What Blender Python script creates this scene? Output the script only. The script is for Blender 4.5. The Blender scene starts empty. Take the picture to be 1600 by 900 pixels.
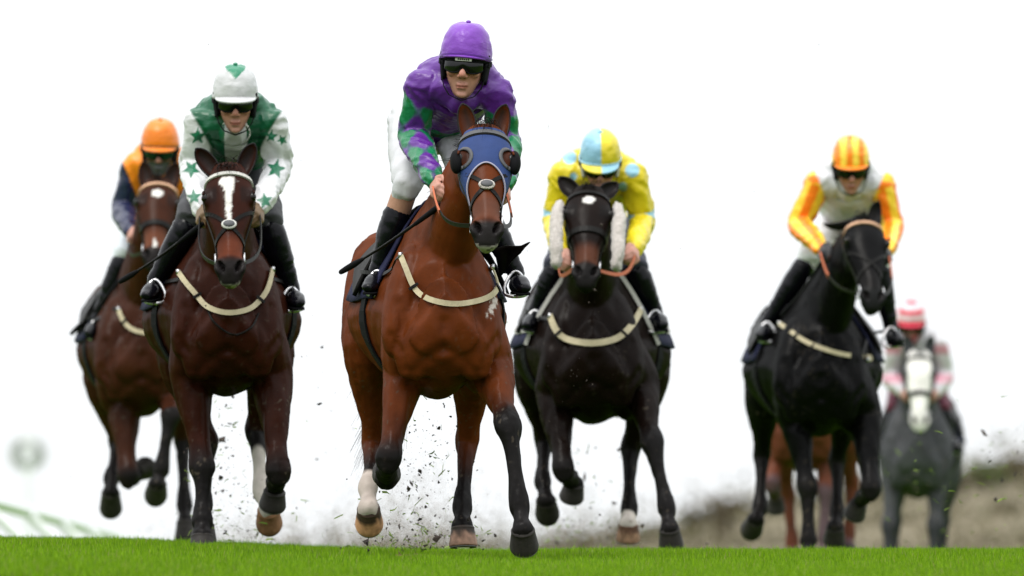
import bpy, bmesh, math, random
import numpy as np
from mathutils import Vector, Matrix
from mathutils.bvhtree import BVHTree

# ---------------------------------------------------------------- camera
SC = bpy.context.scene
COL = SC.collection
LENS, SENSOR = 400.0, 36.0
F = LENS / SENSOR * 1600.0            # focal length in photo pixels
CAMZ = 0.5                            # lens half a metre above the turf
TH = math.atan(550.0 / F)             # looking slightly up the rise
cam_d = bpy.data.cameras.new('camera')
cam = bpy.data.objects.new('camera', cam_d)
COL.objects.link(cam)
cam.location = (0, 0, CAMZ)
cam.rotation_euler = (math.pi / 2 + TH, 0, 0)
cam_d.lens = LENS; cam_d.sensor_width = SENSOR
cam_d.clip_start = 0.5; cam_d.clip_end = 6000
cam_d.dof.use_dof = True
cam_d.dof.focus_distance = 48.35
cam_d.dof.aperture_fstop = 4.6
SC.camera = cam

# ---------------------------------------------------------------- sky, sun, exposure (overcast)
SUN_EL, SUN_AZ = math.radians(62), math.radians(215)
wd = bpy.data.worlds.new('World'); SC.world = wd; wd.use_nodes = True
nt = wd.node_tree; nt.nodes.clear()
sky = nt.nodes.new('ShaderNodeTexSky'); sky.sky_type = 'NISHITA'; sky.sun_disc = False
sky.sun_elevation = SUN_EL; sky.sun_rotation = SUN_AZ
sky.air_density = 1.0; sky.dust_density = 4.0; sky.ozone_density = 1.0
hs = nt.nodes.new('ShaderNodeHueSaturation'); hs.inputs['Saturation'].default_value = 0.35
mx = nt.nodes.new('ShaderNodeMix'); mx.data_type = 'RGBA'; mx.inputs[0].default_value = 0.9
# even cloud deck, brighter towards the zenith as overcast skies are
tg = nt.nodes.new('ShaderNodeTexCoord'); sp = nt.nodes.new('ShaderNodeSeparateXYZ'); nt.links.new(tg.outputs['Generated'], sp.inputs[0])
gr = nt.nodes.new('ShaderNodeMapRange'); gr.inputs[1].default_value = 0; gr.inputs[2].default_value = 1; gr.inputs[3].default_value = 6.5; gr.inputs[4].default_value = 16.0
nt.links.new(sp.outputs['Z'], gr.inputs[0])
cw = nt.nodes.new('ShaderNodeMix'); cw.data_type = 'RGBA'; cw.blend_type = 'MULTIPLY'; cw.inputs[0].default_value = 1; cw.inputs[6].default_value = (.975, 1.0, 1.02, 1)
nt.links.new(gr.outputs[0], cw.inputs[7]); nt.links.new(cw.outputs[2], mx.inputs[7])
bg = nt.nodes.new('ShaderNodeBackground'); bg.inputs['Strength'].default_value = 0.10
ow = nt.nodes.new('ShaderNodeOutputWorld')
nt.links.new(sky.outputs[0], hs.inputs['Color']); nt.links.new(hs.outputs[0], mx.inputs[6])
nt.links.new(mx.outputs[2], bg.inputs['Color']); nt.links.new(bg.outputs[0], ow.inputs[0])
sd = bpy.data.lights.new('sun', 'SUN'); sd.energy = 1.25; sd.angle = math.radians(25); sd.color = (1, 0.96, 0.9)
so = bpy.data.objects.new('sun', sd); COL.objects.link(so)
sun_dir = Vector((math.sin(SUN_AZ) * math.cos(SUN_EL), math.cos(SUN_AZ) * math.cos(SUN_EL), math.sin(SUN_EL)))
so.rotation_euler = sun_dir.to_track_quat('Z', 'Y').to_euler()
vs = SC.view_settings; vs.view_transform = 'Standard'; vs.look = 'None'; vs.gamma = 1; vs.exposure = 0.8
vs.use_curve_mapping = False

# ---------------------------------------------------------------- helpers
rng = np.random.default_rng(7)
random.seed(7)
_c, _s = math.cos(TH), math.sin(TH)

def W(px, py, Y):
    """photo pixel + true distance along the course -> point of the place"""
    a = (px - 800) / F; b = (450 - py) / F
    k = Y / (_c - b * _s)
    return Vector((a * k, Y, CAMZ + (_s + b * _c) * k))

def pix(P):
    P = np.asarray(P, float)
    y = P[:, 1]; z = P[:, 2] - CAMZ
    d = y * _c + z * _s; u = -y * _s + z * _c
    return np.stack([800 + P[:, 0] / d * F, 450 - u / d * F], 1)

def ss(a, b, x):
    t = np.clip((np.asarray(x, float) - a) / (b - a), 0, 1)
    return t * t * (3 - 2 * t)

def vnoise(P, seed=0):
    P = np.asarray(P, float) + seed * 17.13
    i = np.floor(P); f = P - i; f = f * f * (3 - 2 * f)
    def h(o):
        q = i + o
        v = np.sin(q[:, 0] * 127.1 + q[:, 1] * 311.7 + q[:, 2] * 74.7) * 43758.5453
        return v - np.floor(v)
    r = 0
    for a in (0, 1):
        for b in (0, 1):
            for c in (0, 1):
                w = (f[:, 0] if a else 1 - f[:, 0]) * (f[:, 1] if b else 1 - f[:, 1]) * (f[:, 2] if c else 1 - f[:, 2])
                r = r + w * h(np.array([a, b, c]))
    return r

def crs(A, sub):
    """Catmull-Rom resampling of an N x k array"""
    A = np.asarray(A, float); n = len(A)
    E = np.vstack([2 * A[0] - A[1], A, 2 * A[-1] - A[-2]])
    out = []
    for i in range(n - 1):
        p0, p1, p2, p3 = E[i], E[i + 1], E[i + 2], E[i + 3]
        for k in range(sub):
            t = k / sub
            out.append(0.5 * (2 * p1 + (p2 - p0) * t + (2 * p0 - 5 * p1 + 4 * p2 - p3) * t * t + (3 * p1 - p0 - 3 * p2 + p3) * t ** 3))
    out.append(A[-1])
    return np.array(out)

def unit(v):
    v = np.asarray(v, float); return v / (np.linalg.norm(v) + 1e-12)

class Sh:
    """collects closed shapes"""
    def __init__(s): s.v = []; s.f = []; s.n = 0
    def rings(s, R):
        m = len(R[0]); b = s.n
        for r in R: s.v.extend([tuple(p) for p in r])
        for i in range(len(R) - 1):
            for j in range(m):
                k = (j + 1) % m
                s.f.append((b + i * m + j, b + i * m + k, b + (i + 1) * m + k, b + (i + 1) * m + j))
        s.n += m * len(R)
        for idx, rev in ((0, True), (len(R) - 1, False)):
            c = np.mean(R[idx], 0); s.v.append(tuple(c)); ci = s.n; s.n += 1
            for j in range(m):
                k = (j + 1) % m
                q = (b + idx * m + j, b + idx * m + k, ci)
                s.f.append(q[::-1] if rev else q)
    def loft(s, st, n=24, sub=3):
        """station: centre(3) u(3) v(3) ru rv+ rv- egg"""
        A = np.array([list(c) + list(u) + list(v) + [ru, rp, rn, eg] for c, u, v, ru, rp, rn, eg in st])
        A = crs(A, sub) if len(A) > 2 else A
        th = np.linspace(0, 2 * math.pi, n, endpoint=False)
        R = []
        for a in A:
            c, u, v = a[:3], unit(a[3:6]), unit(a[6:9]); ru, rp, rn, eg = np.maximum(a[9:12], 1e-3).tolist() + [a[12]]
            sn = np.sin(th)
            eb = max(0., eg - int(eg)) if eg < 1 else eg - 1
            wf = 1 - (eg * sn if eg < 1 else (eg - 1) * np.maximum(sn, 0) + .22 * np.maximum(-sn, 0) ** 2)
            R.append(c + np.outer(np.cos(th) * ru * wf, u) + np.outer(sn * np.where(sn > 0, rp, rn), v))
        s.rings(R)
    def tube(s, pts, rad, hint=(1, 0, 0), n=16, sub=4, endcap=True):
        rad = [(r, r) if np.isscalar(r) else r for r in rad]
        A = np.hstack([np.array([list(p) for p in pts]), np.array(rad)])
        A = crs(A, sub) if len(A) > 2 else np.array([A[0] + (A[1] - A[0]) * t for t in np.linspace(0, 1, 4)])
        if endcap:
            d0 = unit(A[0, :3] - A[1, :3]); d1 = unit(A[-1, :3] - A[-2, :3])
            def cap(a, d):
                o = []
                for q in (0.5, 0.85):
                    b = a.copy(); b[:3] += d * a[4] * q; b[3:] *= math.sqrt(1 - q * q); o.append(b)
                return o
            A = np.vstack([cap(A[0], d0)[::-1], A, cap(A[-1], d1)])
        T = np.gradient(A[:, :3], axis=0)
        th = np.linspace(0, 2 * math.pi, n, endpoint=False)
        R = []
        h = np.array(hint, float)
        for a, t in zip(A, T):
            t = unit(t); u = unit(h - t * np.dot(h, t)); v = np.cross(t, u)
            R.append(a[:3] + np.outer(np.cos(th) * a[3], u) + np.outer(np.sin(th) * a[4], v))
        s.rings(R)
    def ell(s, c, ax, n=14, m=8):
        c = np.array(list(c)); ax = np.array([list(a) for a in ax])
        th = np.linspace(0, 2 * math.pi, n, endpoint=False)
        R = []
        for ph in np.linspace(-math.pi / 2 + 0.2, math.pi / 2 - 0.2, m):
            R.append(c + math.cos(ph) * (np.outer(np.cos(th), ax[0]) + np.outer(np.sin(th), ax[1])) + math.sin(ph) * ax[2])
        s.rings(R)
    def box(s, c, ax):
        c = np.array(list(c)); ax = np.array([list(a) for a in ax]); b = s.n
        for i in (-1, 1):
            for j in (-1, 1):
                for k in (-1, 1): s.v.append(tuple(c + i * ax[0] + j * ax[1] + k * ax[2]))
        s.f += [tuple(b + q for q in t) for t in ((0, 1, 3, 2), (4, 6, 7, 5), (0, 4, 5, 1), (2, 3, 7, 6), (0, 2, 6, 4), (1, 5, 7, 3))]
        s.n += 8
    def ribbon(s, pts, nrm, width, thick=0.004):
        P = np.array([list(p) for p in pts]); N = np.array([list(p) for p in nrm]); T = np.gradient(P, axis=0)
        R = []
        w = np.broadcast_to(np.asarray(width, float), (len(P),))
        for p, nn, t, ww in zip(P, N, T, w):
            t = unit(t); nn = unit(nn - t * np.dot(nn, t)); sd_ = np.cross(t, nn)
            R.append(np.array([p - sd_ * ww / 2 - nn * thick / 2, p + sd_ * ww / 2 - nn * thick / 2, p + sd_ * ww / 2 + nn * thick / 2, p - sd_ * ww / 2 + nn * thick / 2]))
        s.rings(R)
    def sheet(s, G, thick):
        """grid of points (r x c x 3) given thickness along its normal"""
        G = np.asarray(G, float); gu = np.gradient(G, axis=0); gv = np.gradient(G, axis=1)
        N = np.cross(gu, gv); N /= np.linalg.norm(N, axis=2, keepdims=True) + 1e-12
        A = G + N * thick / 2; B = G - N * thick / 2
        r, c = G.shape[:2]; b = s.n
        s.v.extend(map(tuple, A.reshape(-1, 3))); s.v.extend(map(tuple, B.reshape(-1, 3)))
        q = r * c
        for i in range(r - 1):
            for j in range(c - 1):
                a = b + i * c + j
                s.f.append((a, a + c, a + c + 1, a + 1)); s.f.append((q + a + 1, q + a + c + 1, q + a + c, q + a))
        for i in range(r - 1):
            for j, fl in ((0, 0), (c - 1, 1)):
                a = b + i * c + j; t = (a, q + a, q + a + c, a + c); s.f.append(t[::-1] if fl else t)
        for j in range(c - 1):
            for i, fl in ((0, 1), (r - 1, 0)):
                a = b + i * c + j; t = (a, q + a, q + a + 1, a + 1); s.f.append(t[::-1] if fl else t)
        s.n += 2 * q

def bake(sh, voxel, smooth=4, factor=0.5):
    """weld the collected shapes into one continuous skin"""
    me = bpy.data.meshes.new('tmp'); me.from_pydata(sh.v, [], sh.f)
    bm = bmesh.new(); bm.from_mesh(me); bmesh.ops.recalc_face_normals(bm, faces=bm.faces); bm.to_mesh(me); bm.free()
    o = bpy.data.objects.new('tmp', me); COL.objects.link(o)
    m = o.modifiers.new('r', 'REMESH'); m.mode = 'VOXEL'; m.voxel_size = voxel
    if smooth:
        m = o.modifiers.new('s', 'SMOOTH'); m.factor = factor; m.iterations = smooth
    dg = bpy.context.evaluated_depsgraph_get()
    out = bpy.data.meshes.new_from_object(o.evaluated_get(dg))
    bpy.data.objects.remove(o); bpy.data.meshes.remove(me)
    return out

def mco(me):
    a = np.empty(len(me.vertices) * 3); me.vertices.foreach_get('co', a); return a.reshape(-1, 3)
def mno(me):
    a = np.empty(len(me.vertices) * 3); me.vertices.foreach_get('normal', a); return a.reshape(-1, 3)
def setco(me, V):
    me.vertices.foreach_set('co', np.ascontiguousarray(V).ravel()); me.update()
def setcol(me, C):
    C = np.asarray(C, float)
    if C.shape[1] == 3: C = np.hstack([C, np.ones((len(C), 1))])
    at = me.color_attributes.new('Col', 'FLOAT_COLOR', 'POINT'); at.data.foreach_set('color', C.astype(np.float32).ravel())
def smooth(me): me.polygons.foreach_set('use_smooth', np.ones(len(me.polygons), bool))

def thing(name, base, label, cat, group=None):
    o = bpy.data.objects.new(name, None); COL.objects.link(o); o.empty_display_size = 0.1
    o.location = base; o['label'] = label; o['category'] = cat
    if group: o['group'] = group
    return o
def tag(o, label, cat, group=None):
    o['label'] = label; o['category'] = cat
    if group: o['group'] = group
def root_loc(p):
    v = Vector((0, 0, 0))
    while p is not None: v = v + p.location; p = p.parent
    return v
def put(name, me, mat, parent=None, origin=None, flat=False):
    """link a mesh given in place coordinates as one object"""
    off = root_loc(parent)
    loc = Vector((0, 0, 0))
    if parent is None and origin is not None: off = Vector(origin); loc = Vector(origin)
    V = mco(me); setco(me, V - np.array(list(off)))
    if not flat: smooth(me)
    me.name = name
    if not me.materials: me.materials.append(mat)
    o = bpy.data.objects.new(name, me); COL.objects.link(o); o.parent = parent; o.location = loc
    return o
def shm(sh):
    me = bpy.data.meshes.new('m'); me.from_pydata(sh.v, [], sh.f)
    bm = bmesh.new(); bm.from_mesh(me); bmesh.ops.recalc_face_normals(bm, faces=bm.faces); bm.to_mesh(me); bm.free()
    return me
STRAPS = {'browband', 'headpiece', 'cheekpiece', 'throat_lash', 'noseband', 'chin_strap', 'rein', 'rein_grip', 'chest_strap', 'side_strap', 'keeper', 'girth', 'stirrup_leather', 'edge_binding', 'brow_binding', 'edging', 'stripe', 'badge', 'goggle_strap', 'cap_band'}
def smooth_scalar(me, d, it=4):
    e = np.empty(len(me.edges) * 2, int); me.edges.foreach_get('vertices', e); e = e.reshape(-1, 2)
    cnt = np.bincount(e.ravel(), minlength=len(d)).astype(float); cnt[cnt == 0] = 1
    for _ in range(it):
        s = np.bincount(e[:, 0], d[e[:, 1]], len(d)) + np.bincount(e[:, 1], d[e[:, 0]], len(d)); d = .4 * d + .6 * s / cnt
    return d
def part(name, sh, mat, parent=None, origin=None, flat=False, col=None):
    flat = flat or name in STRAPS
    me = shm(sh)
    if col is not None: setcol(me, col if not np.isscalar(col[0]) else np.tile(np.array(col), (len(me.vertices), 1)))
    return put(name, me, mat, parent, origin, flat)

def near(V, chains):
    """chains: list of (pts, radii). nearest chain id, running parameter, metres along, angle round it"""
    best = np.full(len(V), 1e9); cid = np.zeros(len(V), int); S = np.zeros(len(V)); L = np.zeros(len(V)); A = np.zeros(len(V))
    for ci, (P, R) in enumerate(chains):
        P = np.array([list(p) for p in P]); l0 = 0
        for i in range(len(P) - 1):
            d = P[i + 1] - P[i]; ln = np.linalg.norm(d); dn = d / ln
            t = np.clip((V - P[i]) @ dn / ln, 0, 1); q = V - (P[i] + np.outer(t * ln, dn))
            r = R[i] + (R[i + 1] - R[i]) * t
            dist = np.linalg.norm(q, axis=1) / r
            m = dist < best
            h = np.array([1.0, 0, 0]); u = unit(h - dn * (h @ dn)); v = np.cross(dn, u)
            best[m] = dist[m]; cid[m] = ci; S[m] = i + t[m]; L[m] = l0 + t[m] * ln
            A[m] = np.arctan2(q[m] @ v, q[m] @ u)
            l0 += ln
    return cid, S, L, A, best

def mixc(a, b, t):
    t = np.asarray(t)[:, None]; return np.asarray(a) * (1 - t) + np.asarray(b) * t

# ---------------------------------------------------------------- materials
def mat(name, col=None, rough=0.6, spec=0.5, metal=0, sheen=0, bump=(), var=0.0, varscale=6, attr=False, coat=0, trans=0, stretch=None):
    m = bpy.data.materials.new(name); m.use_nodes = True; n = m.node_tree; b = n.nodes['Principled BSDF']
    b.inputs['Roughness'].default_value = rough; b.inputs['Specular IOR Level'].default_value = spec
    b.inputs['Metallic'].default_value = metal; b.inputs['Sheen Weight'].default_value = sheen
    b.inputs['Coat Weight'].default_value = coat; b.inputs['Coat Roughness'].default_value = 0.15
    tc = n.nodes.new('ShaderNodeTexCoord'); co = tc.outputs['Object']
    if attr:
        at = n.nodes.new('ShaderNodeAttribute'); at.attribute_name = 'Col'; src = at.outputs['Color']
    else:
        rg = n.nodes.new('ShaderNodeRGB'); rg.outputs[0].default_value = (*col, 1); src = rg.outputs[0]
    if var:
        nz = n.nodes.new('ShaderNodeTexNoise'); nz.inputs['Scale'].default_value = varscale; nz.inputs['Detail'].default_value = 6
        n.links.new(co, nz.inputs['Vector'])
        mr = n.nodes.new('ShaderNodeMapRange'); mr.inputs[1].default_value = 0.25; mr.inputs[2].default_value = 0.75
        mr.inputs[3].default_value = 1 - var; mr.inputs[4].default_value = 1 + var
        n.links.new(nz.outputs[0], mr.inputs[0])
        mm = n.nodes.new('ShaderNodeMix'); mm.data_type = 'RGBA'; mm.blend_type = 'MULTIPLY'; mm.inputs[0].default_value = 1
        n.links.new(src, mm.inputs[6]); n.links.new(mr.outputs[0], mm.inputs[7]); src = mm.outputs[2]
    n.links.new(src, b.inputs['Base Color'])
    last = None
    for sc, st, dist in bump:
        nz = n.nodes.new('ShaderNodeTexNoise'); nz.inputs['Scale'].default_value = sc; nz.inputs['Detail'].default_value = 3
        if stretch:
            mp = n.nodes.new('ShaderNodeMapping'); mp.inputs['Scale'].default_value = stretch
            n.links.new(co, mp.inputs[0]); n.links.new(mp.outputs[0], nz.inputs['Vector'])
        else: n.links.new(co, nz.inputs['Vector'])
        bp = n.nodes.new('ShaderNodeBump'); bp.inputs['Strength'].default_value = st; bp.inputs['Distance'].default_value = dist
        n.links.new(nz.outputs[0], bp.inputs['Height'])
        if last: n.links.new(last.outputs[0], bp.inputs['Normal'])
        last = bp
    if last: n.links.new(last.outputs[0], b.inputs['Normal'])
    return m

M = {}
M['coat'] = mat('horse_coat', attr=True, rough=0.32, spec=0.045, sheen=0.0, bump=((9, 0.4, 0.012), (38, 0.22, 0.004), (260, 0.10, 0.001)), var=0.25, varscale=9)
def coat_gloss(m):
    # short hair: matt body with a thin gloss that grows only a little towards the edges
    n = m.node_tree; b = n.nodes['Principled BSDF']; b.inputs['Specular IOR Level'].default_value = 0
    b.inputs['IOR'].default_value = 1.001
    g = n.nodes.new('ShaderNodeBsdfGlossy'); g.inputs['Roughness'].default_value = .36
    lw = n.nodes.new('ShaderNodeLayerWeight'); lw.inputs['Blend'].default_value = .35
    pw = n.nodes.new('ShaderNodeMath'); pw.operation = 'POWER'; pw.inputs[1].default_value = 2.0
    mr = n.nodes.new('ShaderNodeMapRange'); mr.inputs[3].default_value = .0055; mr.inputs[4].default_value = .075
    n.links.new(lw.outputs['Facing'], pw.inputs[0]); n.links.new(pw.outputs[0], mr.inputs[0])
    nz = n.nodes.new('ShaderNodeTexNoise'); nz.inputs['Scale'].default_value = 14; nz.inputs['Detail'].default_value = 4
    mr2 = n.nodes.new('ShaderNodeMapRange'); mr2.inputs[3].default_value = .18; mr2.inputs[4].default_value = .46
    n.links.new(n.nodes['Texture Coordinate'].outputs['Object'], nz.inputs['Vector']); n.links.new(nz.outputs[0], mr2.inputs[0]); n.links.new(mr2.outputs[0], g.inputs['Roughness'])
    ms = n.nodes.new('ShaderNodeMixShader'); n.links.new(mr.outputs[0], ms.inputs[0]); n.links.new(b.outputs[0], ms.inputs[1]); n.links.new(g.outputs[0], ms.inputs[2])
    if b.inputs['Normal'].links:
        src = b.inputs['Normal'].links[0].from_socket; n.links.new(src, g.inputs['Normal'])
    n.links.new(ms.outputs[0], n.nodes['Material Output'].inputs[0])
coat_gloss(M['coat'])
M['hoof'] = mat('hoof_horn', attr=True, rough=0.6, spec=0.2, bump=((60, 0.4, 0.003),), var=0.35, varscale=40, stretch=(1, 1, 4))
M['hair'] = mat('horse_hair', attr=True, rough=0.6, spec=0.03, var=0.3, varscale=60)
M['eye'] = mat('eye', (0.006, 0.004, 0.003), rough=0.12, spec=0.25)
M['silk'] = mat('racing_silk', attr=True, rough=0.33, spec=0.34, sheen=0.0, bump=((13, 0.45, 0.016), (40, 0.25, 0.004)), var=0.08, varscale=14, stretch=(1, 1, 1.6))
M['skin'] = mat('skin', attr=True, rough=0.5, spec=0.4, bump=((90, 0.15, 0.001),), var=0.12, varscale=40)
M['cloth'] = mat('breeches_cloth', attr=True, rough=0.62, spec=0.3, bump=((16, 0.5, 0.010), (55, 0.3, 0.003)), var=0.05)
M['boot'] = mat('boot_leather', (0.003, 0.003, 0.005), rough=0.25, spec=0.16, bump=((30, 0.35, 0.004),))
M['lens'] = mat('goggle_lens', (0.003, 0.003, 0.004), rough=0.12, spec=0.3)
M['lensg'] = mat('goggle_lens_green', (0.002, 0.02, 0.014), rough=0.12, spec=0.3)
M['black'] = mat('black_fabric', (0.005, 0.005, 0.006), rough=0.75, spec=0.08, bump=((120, 0.2, 0.001),))
M['leather'] = mat('black_leather', (0.005, 0.0045, 0.004), rough=0.45, spec=0.10, bump=((90, 0.25, 0.001),))
M['steel'] = mat('steel', (0.45, 0.45, 0.46), rough=0.35, metal=1)
M['shoe'] = mat('worn_shoe', (0.16, 0.155, 0.15), rough=0.5, metal=1)
M['navy'] = mat('saddle_cloth_navy', (0.010, 0.011, 0.035), rough=0.8, spec=0.15, bump=((18, 0.5, 0.012), (200, 0.2, 0.001)), var=0.15)
M['cream'] = mat('cream_elastic', (0.36, 0.31, 0.20), rough=0.8, bump=((150, 0.3, 0.002),), var=0.22, varscale=18)
M['white'] = mat('white_padding', (0.45, 0.44, 0.41), rough=0.8, bump=((120, 0.3, 0.002),), var=0.12)
M['fleece'] = mat('fleece', (0.40, 0.36, 0.33), rough=0.95, sheen=0.5, bump=((130, 0.9, 0.01), (50, 0.6, 0.012)), var=0.2, varscale=60)
M['peach'] = mat('peach_padding', (0.55, 0.32, 0.20), rough=0.8, bump=((120, 0.3, 0.002),), var=0.1)
M['rein'] = mat('orange_rein_grip', (0.42, 0.10, 0.035), rough=0.7, bump=((150, 0.4, 0.002),))
M['hood'] = mat('blue_hood', (0.018, 0.038, 0.128), rough=0.7, spec=.2, bump=((40, 0.4, 0.004), (300, 0.2, 0.001)), var=0.12, varscale=20)
M['greytrim'] = mat('grey_trim', (0.05, 0.05, 0.055), rough=0.6)
M['lilac'] = mat('lilac_binding', (0.25, 0.24, 0.31), rough=0.8)
M['badge'] = mat('badge', (0.55, 0.55, 0.5), rough=0.5)
# ---------------------------------------------------------------- ground
PROF = np.array([(0, -0.5), (15, -0.42), (30, -0.12), (38, 0.11), (43, 0.226), (45.5, 0.258), (48.3, 0.303), (50, 0.335), (52, 0.368), (53.5, .384), (56, 0.388),
                 (61, 0.39), (66, 0.37), (70, 0.34), (80, 0.17), (100, 0.06), (140, -0.1), (300, -1.5), (1000, -6), (5000, -10)])
def ground(X, Y):
    X = np.asarray(X, float); Y = np.asarray(Y, float)
    z = np.interp(Y, PROF[:, 0], PROF[:, 1])
    for d in (0.8, 1.6): z = 0.5 * z + 0.25 * (np.interp(Y - d, PROF[:, 0], PROF[:, 1]) + np.interp(Y + d, PROF[:, 0], PROF[:, 1]))
    z = z + 0.055 * ss(0.2, 2.3, -X) * ss(20, 45, Y) * (1 - ss(75, 130, Y))
    return z + CAMZ

def strands(sh, roots, tips_fn, width, seg=5):
    for p in roots:
        P = tips_fn(np.array(list(p)))
        T = P[-1] - P[0]
        sd_ = unit(np.cross(T, [random.uniform(-1, 1), random.uniform(-1, 1), 0.3]))
        b = sh.n
        for i, q in enumerate(P):
            w = width * (1 - 0.75 * i / (len(P) - 1))
            sh.v += [tuple(q - sd_ * w), tuple(q + sd_ * w)]
        for i in range(len(P) - 1): sh.f.append((b + 2 * i, b + 2 * i + 1, b + 2 * i + 3, b + 2 * i + 2))
        sh.n += 2 * len(P)

def ear(base, up, opn, L, w):
    """cupped leaf-shaped ear with thickness"""
    base = np.array(list(base)); up = unit(up); opn = unit(np.array(list(opn)) - up * np.dot(opn, up)); rt = np.cross(up, opn)
    G = np.zeros((13, 11, 3)); 
    for i in range(13):
        s = i / 12
        ww = w * (0.62 + 0.75 * s - 0.2 * s * s) * (1 - s ** 2.6) ** 0.75 + 0.002
        cup = 1.9 - 0.9 * s
        for j in range(11):
            a = (j / 10 - 0.5) * 2 * cup
            G[i, j] = base + up * L * (s - 0.04) - opn * 0.018 * math.sin(s * 2.5) + rt * ww * math.sin(a) / max(math.sin(min(cup, 1.57)), 0.6) + opn * ww * 0.9 * (1 - math.cos(a) - 0.6)
    return G

HORSES = {}

def horse(key, D, xf, xr, wy, cy, poll, lip, legs, coat, label, sw=1.0, roll=0, points=None, pt=(0.7, 1.05), hpt=(1.7, 2.15), socks={}, hoofs={}, blaze=None, muzzle=None,
          voxel=0.011, ears=((-1, 0.1), (1, 0.1)), mane=None, belly=0.0, fl=None, foam=None, tail=(0, .2, .4), tilt={}):
    def X(dep):
        px = xf + (xr - xf) * dep / 1.5
        return W(px, wy, D + dep).x
    zw = W(xf, wy, D + 0.45).z; zc = W(xr, cy, D + 1.45).z
    gz = float(ground(X(0.5), D + 0.5))
    base = Vector((X(0.6), D + 0.6, gz))
    H = thing('horse', base, label, 'horse', 'racehorses galloping towards the camera')
    sh = Sh()
    st = []; tc = []
    for dep, w, tp, bt, eg in ((-0.05, .07, -.42, -.60, 1), (0.0, .13, -.34, -.71, 1), (0.08, .175, -.26, -.79, 1.02), (0.20, .215, -.13, -.84, 1.28), (0.36, .235, -.02, -.86, 1.52), (0.55, .270, 0, -.83 - belly, 1.50),
                               (0.80, .312, -.05, -.77 - belly, 1.30), (1.05, .312, -.05, -.68 - belly, 1.16), (1.25, .285, -.01, -.57, 1.14), (1.42, .285, 0.0, -.55, 1.14), (1.58, .25, -.06, -.55, 1.12), (1.70, .17, -.18, -.52, 1), (1.76, .08, -.28, -.45, 1)):
        k = max(0, (dep - 0.45)) ; zb = zw + (zc - zw) * min(k, 1.1)
        wv = w * (1 + (sw - 1) * ss(0.1, 0.7, dep))
        zm = zb + (tp * 0.45 + bt * 0.55)
        st.append(((X(dep), D + dep, zm), (1, 0, 0), (0, 0, 1), wv, zb + tp - zm, zm - zb - bt, eg))
        tc.append((dep, X(dep), zm))
    sh.loft(st, 32, 4)
    tc = np.array(tc)
    # pectoral and shoulder muscle, haunch
    sc = 1.0
    for s in (-1, 1):
        sh.ell((X(.03) + s * .100, D + .085, zw - .60), ((.105, 0, 0), (0, .085, .02), (-s * .035, 0, .19)))
        sh.ell((X(.16) + s * .160, D + .17, zw - .44), ((.085, .02, 0), (0, .13, .04), (-s * .05, .05, .25)))
        sh.ell((X(.28) + s * .165, D + .30, zw - .64), ((.085, 0, 0), (0, .15, .03), (0, -.02, .20)))
        sh.ell((X(1.4) + s * .19 * sw, D + 1.42, zc - .30), ((.115, 0, 0), (0, .22, 0), (0, 0, .27)))
    # head frame
    O = np.array(list(W(poll[0], poll[1], D + poll[2]))); Nn = np.array(list(W(lip[0], lip[1], D + lip[2])))
    a = unit(Nn - O); HL = np.linalg.norm(Nn - O); k = HL / 0.60
    f = np.array([0, -1.0, 0]); f = unit(f - a * (f @ a)); r = np.cross(f, a)
    if roll:
        c_, s_ = math.cos(math.radians(roll)), math.sin(math.radians(roll)); f, r = f * c_ + r * s_, r * c_ - f * s_
    def hp(t, x, y): return O + (a * t + r * x + f * y) * k
    st = []
    for t, w, fr, bk, eg in ((-.035, .035, .01, .05, 0), (-.01, .070, .035, .085, .1), (.05, .095, .052, .11, .12), (.11, .110, .064, .135, .16), (.17, .112, .066, .150, .18), (.23, .102, .062, .152, .16), (.30, .084, .058, .120, .12),
                             (.37, .064, .055, .090, .08), (.44, .057, .050, .072, .05), (.50, .060, .046, .066, .03), (.55, .060, .036, .066, .08), (.585, .050, .018, .058, .1), (.605, .03, .0, .035, .1)):
        st.append((hp(t, 0, 0), r, f, w * k, fr * k, bk * k, eg))
    sh.loft(st, 28, 4)
    for s in (-1, 1):
        sh.ell(hp(.165, s * .096, .022), (r * .026 * k, f * .026 * k, a * .042 * k))          # orbit
        sh.ell(hp(.215, s * .062, -.085), (r * .040 * k, f * .075 * k, a * .085 * k))          # cheek
        sh.ell(hp(.265, s * .066, -.005), (r * .018 * k, f * .018 * k, a * .085 * k))          # facial crest
        sh.ell(hp(.525, s * .046, .018), (r * .030 * k, f * .030 * k, a * .042 * k))           # nostril wing
    sh.ell(hp(.40, 0, .028), (r * .034 * k, f * .030 * k, a * .17 * k))                         # nasal bone
    sh.ell(hp(.565, 0, -.052), (r * .036 * k, f * .034 * k, a * .034 * k))                      # chin
    # neck
    n0 = np.array([X(.44), D + .44, zw - .29]); n3 = hp(.085, 0, -.065)
    n00 = np.array([X(.62), D + .60, zw - .38])
    dn = n3 - n0
    lift = np.array([0, 0, 0.045])
    np_ = [n00, n0, n0 + dn * .30 + lift * .4, n0 + dn * .62 + lift, n0 + dn * .86 + lift * .7, n3]
    sh.tube(np_, [(.15, .25), (.165, .285), (.130, .245), (.100, .190), (.085, .150), (.080, .120)], n=24)
    # legs
    chains = []; lc = {}
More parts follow.
